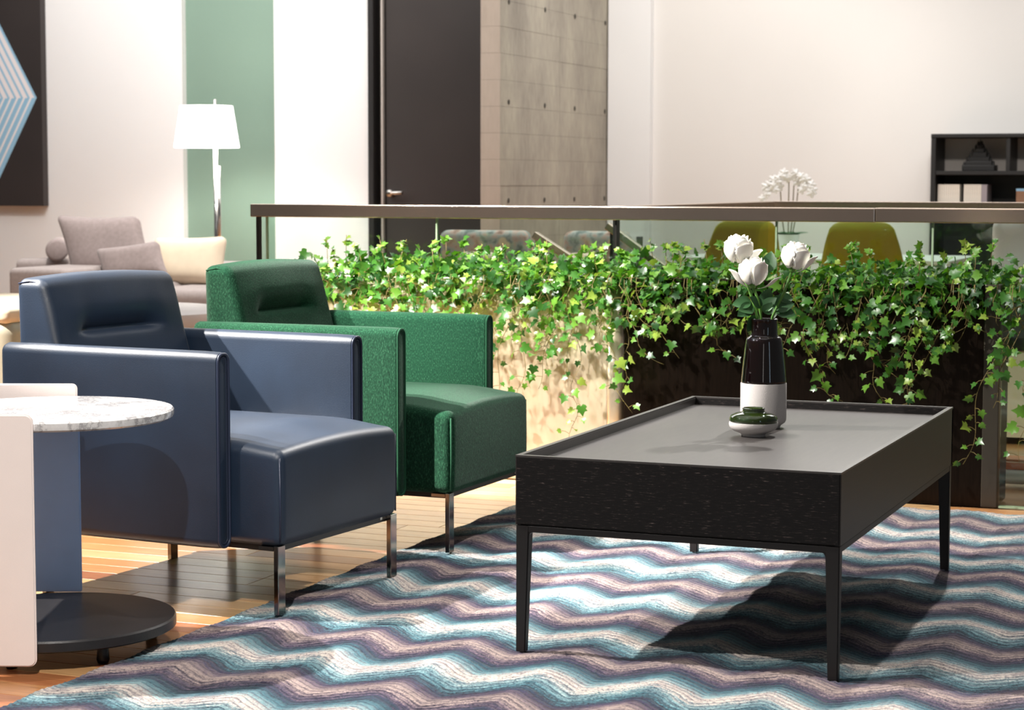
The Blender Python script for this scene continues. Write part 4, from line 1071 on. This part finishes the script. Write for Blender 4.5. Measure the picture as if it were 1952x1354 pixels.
# dining table, orchid, shell chairs
dt = thing('dining_table', 'white dining table with orchid beyond the stairwell', 'table', (-2.6, 11.2, FZ))
boxo('top', (-0.75, 0.75, -0.42, 0.42, 0.575, 0.60), M['whitematte'], dt, 0.004)
for a in (-0.68, 0.68):
    for b in (-0.35, 0.35): cyl('leg', (a, b), 0.022, 0, 0.575, M['whitematte'], dt)
orc = thing('potted_orchid', 'white flowering orchid in a white pot on the dining table', 'orchid', (-2.80, 11.1, 0.589))
bm = bmesh.new(); lathe(bm, [(0, 0), (0.045, 0), (0.06, 0.11), (0.063, 0.12), (0.056, 0.12), (0.05, 0.105), (0, 0.10)], 28); smooth_by_angle(bm_obj('pot', bm, M['whitematte'], orc))
rv = random.Random(9)
bm = bmesh.new(); N = 14
pet = [bm.verts.new((0, 0, 0.004))] + [bm.verts.new((0.022 * (0.55 + 0.45 * abs(cos(2.5 * a))) * cos(a), 0.022 * (0.55 + 0.45 * abs(cos(2.5 * a))) * sin(a), -0.004)) for a in [2 * pi * i / 20 for i in range(20)]]
for i in range(20): bm.faces.new((pet[0], pet[1 + i], pet[1 + (i + 1) % 20]))
FLM = bpy.data.meshes.new('flower'); bm.to_mesh(FLM); bm.free(); FLM.materials.append(M['orchid'])
for k, (dx, hh, bend) in enumerate(((-0.05, 0.42, -0.07), (0.0, 0.46, -0.06), (0.03, 0.465, 0.05), (0.055, 0.435, 0.075))):
    pts = [Vector((dx * 0.3, 0, 0.08)), Vector((dx * 0.7, 0, 0.2)), Vector((dx, 0, hh - 0.03)), Vector((dx + bend * 0.4, -0.01, hh)), Vector((dx + bend, -0.02, hh - 0.03)), Vector((dx + bend * 1.25, -0.025, hh - 0.09))]
    tubeo('flower_stem', pts, 0.003, M['vine'], orc, 6)
    for j in range(9):
        f = j / 8; i = 2 + f * 3; a, b = pts[int(min(i, 4))], pts[int(min(i, 4)) + 1]; p = a.lerp(b, i - int(min(i, 4)))
        o = new_obj('flower', FLM, None, orc)
        orient(o, p + Vector((rv.uniform(-.012, .012), -0.012, rv.uniform(-.012, .008))), (rv.uniform(-.4, .4), 0.1, 1), (rv.uniform(-.5, .5), -1, rv.uniform(-.3, .4)), rv.uniform(1.15, 1.55))
for a in (0.3, 1.9, 3.4, 5.0):
    o = new_obj('leaf', RLM, None, orc); orient(o, (0, 0, 0.105), (cos(a), sin(a), 0.35), (0, 0, 1), 2.6)
def shell_chair(label, loc, rz):
    t = thing('shell_chair', label, 'chair', loc, rz, 'yellow shell chairs')
    bm = bmesh.new(); nu, nv = 16, 14; g = []
    for j in range(nv + 1):
        v = j / nv; row = []
        for i in range(nu + 1):
            u = -1 + 2 * i / nu
            if v < 0.5:
                f = v / 0.5; x = u * (0.20 + 0.02 * f); yv = 0.20 - 0.40 * f; z = 0.44 + 0.05 * u * u * f - 0.02 * (1 - f) * 1
            else:
                f = (v - 0.5) / 0.5; x = u * (0.22 - 0.05 * f ** 2) * (1 - 0.10 * max(0, abs(u) - .6) * f); yv = -0.20 - 0.09 * f + 0.05 * u * u * (1 - f * 0.4); z = 0.44 + 0.05 * u * u * (1 - f) + 0.37 * f * (1 - 0.10 * u ** 6)
            row.append(bm.verts.new((x, yv, z)))
        g.append(row)
    for j in range(nv):
        for i in range(nu): bm.faces.new((g[j][i], g[j][i + 1], g[j + 1][i + 1], g[j + 1][i]))
    o = bm_obj('shell', bm, M['yellow'], t, True); md = o.modifiers.new('s', 'SOLIDIFY'); md.thickness = 0.012
    for a, b in ((-1, -1), (1, -1), (-1, 1), (1, 1)):
        tubeo('leg', [(a * 0.11, b * 0.11, 0.43), (a * 0.20, b * 0.20, 0)], 0.011, M['steel'], t, 10)
    return t
shell_chair('olive yellow shell chair beyond the glass, left one behind the roses', (-2.98, 10.60, FZ), 0.55)
shell_chair('olive yellow shell chair beyond the glass, right one near the bookshelf', (-2.24, 10.52, FZ), 0.12)

def floral_chair(label, loc, rz, width):
    t = thing('floral_armchair', label, 'armchair', loc, rz, 'floral armchairs beyond the glass')
    hw = width / 2
    rbox('seat', (-hw + 0.03, hw - 0.03, -0.3, 0.3, 0.2, 0.44), 0.04, M['floral'], t, (6, 6, 4), 3)
    rbox('backrest', (-hw + 0.03, hw - 0.03, 0.18, 0.32, 0.40, 0.765), 0.04, M['floral'], t, (8, 3, 6), 3)
    for s in (-1, 1):
        boxo('side_frame', (s * hw - 0.012, s * hw + 0.012, -0.28, 0.30, 0.55, 0.575), M['blackmetal'], t)
        boxo('leg', (s * hw - 0.012, s * hw + 0.012, -0.28, -0.255, 0, 0.56), M['blackmetal'], t)
        boxo('leg', (s * hw - 0.012, s * hw + 0.012, 0.30, 0.325, 0, 0.74), M['blackmetal'], t)
    rbox('cushion', (-0.10, 0.10, 0.06, 0.16, 0.44, 0.66), 0.04, M['creampillow'], t, (4, 3, 4), 3)
floral_chair('floral upholstered armchair beyond the glass, left of two before the black door', (-3.95, 9.3, FZ), 0.1, 0.52)
floral_chair('floral upholstered armchair with black frame beyond the glass, right of two', (-3.42, 9.35, FZ), -0.12, 0.40)

wc = thing('white_cabinet', 'white lacquered open cabinet seen through the glass at the right edge', 'cabinet', (-0.75, 8.3, FZ))
boxo('side_panel', (-0.49, -0.46, -0.25, 0.25, 0, 0.64), M['whitematte'], wc); boxo('side_panel', (0.46, 0.49, -0.25, 0.25, 0, 0.64), M['whitematte'], wc)
boxo('top_board', (-0.49, 0.49, -0.26, 0.26, 0.61, 0.64), M['whitematte'], wc)
boxo('shelf_board', (-0.46, 0.46, -0.25, 0.25, 0.36, 0.375), M['bronzedark'], wc)
boxo('front_panel', (-0.46, 0.46, -0.24, -0.22, 0.02, 0.36), M['planterlight'], wc); boxo('back_board', (-0.46, 0.46, 0.22, 0.24, 0.02, 0.61), M['whitematte'], wc)
rbox_o = rbox('seat_back', (-0.24, 0.24, -0.07, 0.07, 0, 0.24), 0.05, M['whitematte'], None, (6, 3, 5), 3); rbox_o.location = (-1.0, 8.2, 0.64 + FZ)
rbox_o.name = 'white_cushion'; tag(rbox_o, 'plump white cushion on the white cabinet at the right edge', 'cushion')
ob = thing('orange_book', 'orange box on white fabric on the floor behind the glass at right', 'box', (-0.95, 6.98, FZ))
boxo('orange_cover', (-0.06, 0.2, -0.05, 0.05, 0.05, 0.085), M['orange'], ob, 0.004); rbox('white_cloth', (-0.07, 0.22, -0.06, 0.07, 0.0, 0.05), 0.02, M['whitematte'], ob, (5, 4, 2), 3)
